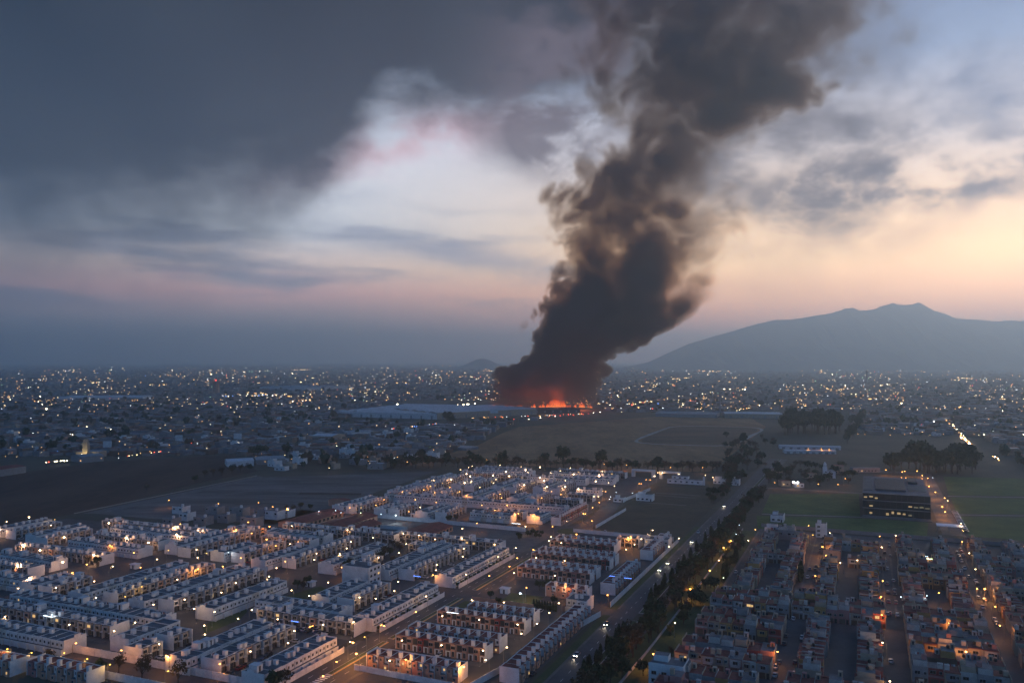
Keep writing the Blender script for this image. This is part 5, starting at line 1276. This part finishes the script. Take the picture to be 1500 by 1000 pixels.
for x, en, zz in ((-40, 0.6e5, 12), (55, 1.0e5, 14), (110, 1.5e5, 18), (170, 1.0e5, 12)):
    ld = bpy.data.lights.new('fire_light', 'POINT'); ld.energy = en; ld.color = (1, .16, .05); ld.shadow_soft_size = 12; l = bpy.data.objects.new('fire_light', ld); COL.objects.link(l); l.parent = fr_; l.location = (x - fx, 1990 - fy, zz)

# ------------------------------------------------------------------ the town beyond: near houses one by one, the far mass as one object
def inside(px, py, poly):
    c = False; n = len(poly)
    for i in range(n):
        (x0, y0), (x1, y1) = poly[i], poly[i - 1]
        if (y0 > py) != (y1 > py) and px < (x1 - x0) * (py - y0) / (y1 - y0) + x0: c = not c
    return c
NO = [[(-200, 700), (0, 693), (150, 672), (340, 663), (382, 690), (290, 710), (130, 750), (-200, 800)], [(130, 755), (375, 697), (660, 680), (700, 700), (400, 775)], [(560, 700), (650, 664), (740, 622), (880, 603), (1110, 606), (1150, 622), (1070, 700)],
      [(486, 618), (560, 586), (720, 586), (880, 594), (880, 610), (650, 622)], [(1055, 700), (1120, 615), (1240, 600), (1262, 660), (1260, 720)], [(1240, 660), (1440, 640), (1500, 690), (1500, 720), (1240, 720)], [(1055, 614), (1055, 600), (1150, 600), (1150, 616)], [(1240, 636), (1440, 640), (1440, 665), (1240, 665)]]
def free(px, py): return not any(inside(px, py, p) for p in NO)
hv = []
for k, (w_, d_, h_, mw, mr_) in enumerate(((10, 9, 5.5, M_cream, M_roof2), (13, 9, 4.0, M_white2, M_tin2), (9, 10, 6.2, M_tan, M_roof2), (11, 8, 3.6, M_greyw, M_redroof), (14, 10, 6.5, M_white, M_roof2), (18, 12, 6.0, M_greyw, M_tin))):
    m = MB(); m.box(0, w_, 0, d_, 0, h_, mw, top=mr_); m.box(0, w_, 0, .25, h_, h_ + .5, mw); m.box(w_ - .25, w_, .25, d_, h_, h_ + .5, mw); m.box(.8, w_ * .45, d_ * .3, d_ * .8, h_, h_ + 2.3, mw, top=mr_); hv.append((m.mesh('wall'), w_, h_))
cnt = 0; tries = 0
HL = ['cream flat-roofed house', 'long grey house with a tin roof', 'terracotta two-storey house', 'low slate house with a red roof', 'white two-storey house', 'wide grey workshop']
while cnt < 250 and tries < 6000:
    tries += 1; px = RND.uniform(-20, 1520); py = 612 + 78 * RND.random() ** .8
    if not free(px, py): continue
    if py > 664 and 380 > px: continue
    x, y = ground(px, py); u, v = uv(px, py)
    if any(a - 3 < u < b_ + 3 and c - 3 < v < d_ + 3 for a, b_, c, d_ in RECTS[-400:]) or -116 < v < -84: continue
    k = RND.randrange(6); me, w_, h_ = hv[k]
    if any(abs(u - a) < 14 and abs(v - c) < 16 for a, _b, c, _d in RECTS[-260:] if _b - a < 12.5 and _b == a + 12.4): continue
    RECTS.append((u, u + 12.4, v, v + 15)); t = empty('house', (x, y, 0), ROT_V + RND.choice((0, .2, -.3, .1))); side = 'beyond the brown field' if px < 420 else ('by the highway' if px < 1000 else 'beyond the school grove')
    tag(t, '%s in the dim town %s' % (HL[k], side), 'house', 'houses of the town ' + side); ob('wall', me, t); ob('window', WIN[('b', int(RND.random() < .12))], t, (w_ * .28, 0, 1.2)); ob('window', WIN[('b', int(RND.random() < .1))], t, (w_ * .72, 0, 1.2)); cnt += 1
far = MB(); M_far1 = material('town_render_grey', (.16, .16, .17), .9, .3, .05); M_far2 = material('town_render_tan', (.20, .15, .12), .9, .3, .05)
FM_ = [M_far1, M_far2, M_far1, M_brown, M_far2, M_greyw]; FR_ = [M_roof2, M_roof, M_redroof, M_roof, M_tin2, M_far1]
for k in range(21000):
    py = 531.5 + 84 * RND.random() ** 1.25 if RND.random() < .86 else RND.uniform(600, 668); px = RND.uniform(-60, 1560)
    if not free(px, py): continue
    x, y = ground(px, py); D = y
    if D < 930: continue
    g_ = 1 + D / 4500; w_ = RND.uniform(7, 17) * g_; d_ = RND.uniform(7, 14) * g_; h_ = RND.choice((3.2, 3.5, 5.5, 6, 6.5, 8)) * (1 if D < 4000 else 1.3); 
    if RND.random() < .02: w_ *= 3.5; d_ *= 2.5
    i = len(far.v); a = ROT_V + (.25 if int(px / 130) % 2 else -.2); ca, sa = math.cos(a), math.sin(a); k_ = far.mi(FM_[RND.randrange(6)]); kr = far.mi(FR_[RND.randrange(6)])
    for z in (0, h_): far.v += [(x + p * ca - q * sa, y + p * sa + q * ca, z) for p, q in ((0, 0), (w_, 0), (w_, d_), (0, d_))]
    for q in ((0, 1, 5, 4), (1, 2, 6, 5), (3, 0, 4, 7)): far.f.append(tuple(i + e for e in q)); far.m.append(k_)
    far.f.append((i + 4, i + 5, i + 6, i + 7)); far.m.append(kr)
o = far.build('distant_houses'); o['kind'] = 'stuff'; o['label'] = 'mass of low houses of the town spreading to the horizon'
ft_ = MB()
for k in range(3000):
    py = 533 + 90 * RND.random() ** 1.1 if RND.random() < .8 else RND.uniform(610, 690); px = RND.uniform(-60, 1560)
    if not free(px, py) or (py > 664 and px < 380): continue
    x, y = ground(px, py)
    if y < 900: continue
    g_ = RND.uniform(.45, 1.05) * (1 + y / 9000); h_ = RND.uniform(7, 15) * g_; r_ = RND.uniform(3, 6.5) * g_; m_ = M_leafA if RND.random() < .6 else M_leafC
    for q in range(4):
        a = RND.uniform(0, 6.28); cx_, cy_ = x + r_ * .55 * math.cos(a), y + r_ * .55 * math.sin(a); zc = h_ * RND.uniform(.4, .75); i = len(ft_.v); k_ = ft_.mi(m_)
        ft_.v += [(cx_ + r_ * RND.uniform(.5, .9) * math.cos(1.257 * j), cy_ + r_ * RND.uniform(.5, .9) * math.sin(1.257 * j), zc + RND.uniform(-1, 1)) for j in range(5)] + [(cx_, cy_, zc + r_ * RND.uniform(.6, 1)), (cx_, cy_, 0)]
        for j in range(5): ft_.f += [(i + j, i + (j + 1) % 5, i + 5), (i + (j + 1) % 5, i + j, i + 6)]; ft_.m += [k_, k_]
for kind, x, y, h, sxy in STUFF_TREES:
    tm, cm = RND.choice(TREES[kind]); k = h / 10; a = RND.uniform(0, 6.28); ca, sa = math.cos(a) * k * sxy, math.sin(a) * k * sxy
    for me in (tm, cm):
        i = len(ft_.v); mi_ = [ft_.mi(m_) for m_ in me.materials]
        ft_.v += [(x + q.co.x * ca - q.co.y * sa, y + q.co.x * sa + q.co.y * ca, q.co.z * k) for q in me.vertices]
        for pg in me.polygons: ft_.f.append(tuple(i + e for e in pg.vertices)); ft_.m.append(mi_[pg.material_index])
o = ft_.build('distant_trees'); o['kind'] = 'stuff'; o['label'] = 'dark scattered trees between the far houses'
# lights of the far town
lg = MB(); LM = [glow('city_orange', (1.0, .48, .14), 8.0), glow('city_warm', (1.0, .72, .38), 8.5), glow('city_white', (.95, .97, 1.0), 7.0), glow('city_red', (1.0, .10, .05), 7.0), glow('city_blue', (.15, .35, 1.0), 5.0), glow('city_green', (.5, 1.0, .5), 3.5), glow('city_bright', (1.0, .82, .55), 30.0)]
def city_light(px, py, z, m_, s_=1.0):
    d_ = ray(px, py)
    if d_[2] > -.0008: return
    t = (z - CAM_H) / d_[2]; x, y = d_[0] * t, d_[1] * t; r_ = y * .00040 * s_; lg.ball((x, y, z), r_, m_, .8)
for k in range(6000):
    py = 535 + 64 * RND.random() ** .85 if RND.random() < .8 else RND.uniform(590, 682); px = RND.uniform(0, 1500)
    if not free(px, py) or mnoise.noise(Vector((px * .012, py * .05, 3))) + RND.uniform(-.45, .35) < -.05: continue
    q = RND.random(); m_ = LM[0] if q < .45 else LM[1] if q < .76 else LM[2] if q < .90 else LM[3] if q < .935 else LM[5] if q < .955 else LM[4] if q < .965 else LM[6]
    city_light(px, py, RND.uniform(4, 8), m_, RND.uniform(.5, 1.15) * (1.0 if py < 560 else .9))
def string(x0, y0, x1, y1, n, ms, s_, j=1.2):
    for k in range(n): t = RND.random(); city_light(x0 + (x1 - x0) * t + RND.uniform(-j, j), y0 + (y1 - y0) * t + RND.uniform(-j * .4, j * .4), 5, RND.choice(ms), s_ * RND.uniform(.7, 1.4))
for k in range(46):      # streets picked out by their lamps
    x_, y_ = RND.uniform(0, 1500), 536 + 60 * RND.random() ** 1.3
    if free(x_, y_): n_ = RND.randrange(6, 15); dx_ = RND.uniform(8, 36) * RND.choice((-1, 1)); string(x_, y_, x_ + dx_, y_ + abs(dx_) * RND.uniform(-.05, .22) * (y_ - 528) / 40, n_, [LM[0], LM[0], LM[1]], .85, .35)
string(1378, 604, 1424, 654, 60, [LM[6], LM[0], LM[0]], 1.1, 2.5); string(1314, 600, 1324, 584, 16, [LM[6], LM[0]], 1.1, .8); string(1410, 640, 1425, 655, 12, [LM[6], LM[0]], 1.5, 3); string(1290, 564, 1316, 561, 14, [LM[6], LM[1]], 1.1, 1)
string(1215, 573, 1250, 568, 14, [LM[1], LM[0]], 1, 2); string(1455, 668, 1470, 675, 8, [LM[0], LM[6]], 1.2, 3); string(965, 586, 1042, 588, 30, [LM[3], LM[3], LM[0]], 1.0, 1); string(880, 599, 965, 586, 16, [LM[3], LM[0], LM[1]], .9, 1)
string(905, 537, 992, 538, 10, [LM[1]], .9, .8); string(690, 553, 728, 547, 12, [LM[3], LM[1]], .9, 2); string(660, 594, 706, 590, 5, [LM[6]], 1.4, .6); string(690, 612, 860, 606, 34, [LM[3], LM[0], LM[1], LM[2]], .8, 1.6)
string(320, 580, 430, 578, 46, [LM[6], LM[2], LM[1], LM[4]], 1.0, 2.5); string(90, 628, 130, 624, 10, [LM[6], LM[1]], 1.1, 1.5); string(65, 677, 100, 674, 8, [LM[6], LM[3]], 1.3, 1.5); string(115, 666, 132, 664, 7, [LM[6]], 1.2, 1); string(340, 652, 372, 645, 9, [LM[6], LM[2]], 1.2, 2); string(185, 668, 240, 660, 8, [LM[3], LM[1]], 1.0, 1)
string(560, 630, 640, 620, 30, [LM[3], LM[0], LM[4], LM[2]], .9, 1.5); string(440, 560, 480, 545, 10, [LM[1]], 1, 3); string(345, 545, 400, 543, 8, [LM[6], LM[5]], 1, .7); string(1180, 602, 1200, 604, 5, [LM[2], LM[6]], 1.5, 1); string(1160, 706, 1178, 707, 3, [LM[2]], 3.0, 1); string(1490, 630, 1500, 637, 6, [LM[6], LM[2]], 1.5, 2); string(160, 542, 175, 541, 3, [LM[5], LM[6]], 1, 1); string(40, 568, 45, 567, 2, [LM[6]], 1.4, 1); string(1060, 570, 1095, 570, 12, [LM[6], LM[1]], 1.1, 1.2); string(950, 598, 1010, 596, 12, [LM[6], LM[2], LM[3]], 1.0, 1.5)
for px, py, m_, s_ in ((825, 592, LM[6], .01), (582, 592, LM[6], 2.2), (906, 596, LM[4], 2), (964, 591, LM[4], 1.8), (1106, 596, LM[6], 2.4), (68, 599, LM[6], 2.4), (216, 655, LM[0], 2.2), (1368, 617, LM[2], 2.2), (105, 583, LM[6], 2), (935, 597, LM[0], 2.6), (926, 593, LM[3], 2.2)): city_light(px, py, 6, m_, s_)
o = lg.build('city_lights'); o['kind'] = 'stuff'; o['label'] = 'countless small lamps of the far town'

# strings of festive lights and lit shop signs in the estates
def light_string(px, py, n, mat, lab, z=5.9, du=0, dv=.5):
    u, v = uv(px, py, z); m = MB()
    for k in range(n): X, Y, Z = W(u + du * k, v + dv * k, z + .1 * (k % 2)); m.ball((X, Y, Z), .13, mat)
    o = m.build('fairy_lights'); tag(o, lab, 'fairy lights', 'strings of festive lights')
for q in ((893, 843, 9, M_gblue, 'blue fairy lights on a red-roofed house by the avenue wall'), (915, 846, 8, M_gblue, 'second blue string beside the avenue wall'), (655, 896, 12, M_gcool, 'white icicle lights under the terracotta eaves'), (427, 909, 8, M_gblue, 'blue lights on the roof edge of a white terrace', 6.1), (606, 843, 9, M_gblue, 'blue-white lights over the lit porch'), (1030, 957, 14, M_gblue, 'blue lights along the pale house balcony', 4.5), (1349, 814, 8, M_gcool, 'white lights over a dark street'), (1358, 818, 6, M_ggreen, 'green lights beside the white string'), (64, 901, 12, M_gcool, 'white lights along a terrace front', 5.5), (453, 918, 6, M_gorange, 'orange lights over the entrance forecourt', 2.5, .4, .1), (830, 763, 1, M_gwhite, 'single bulb on the gable'), (750, 766, 14, M_gcool, 'cool white lights along the shop eaves by the roundabout', 3.4)):
    light_string(*q)
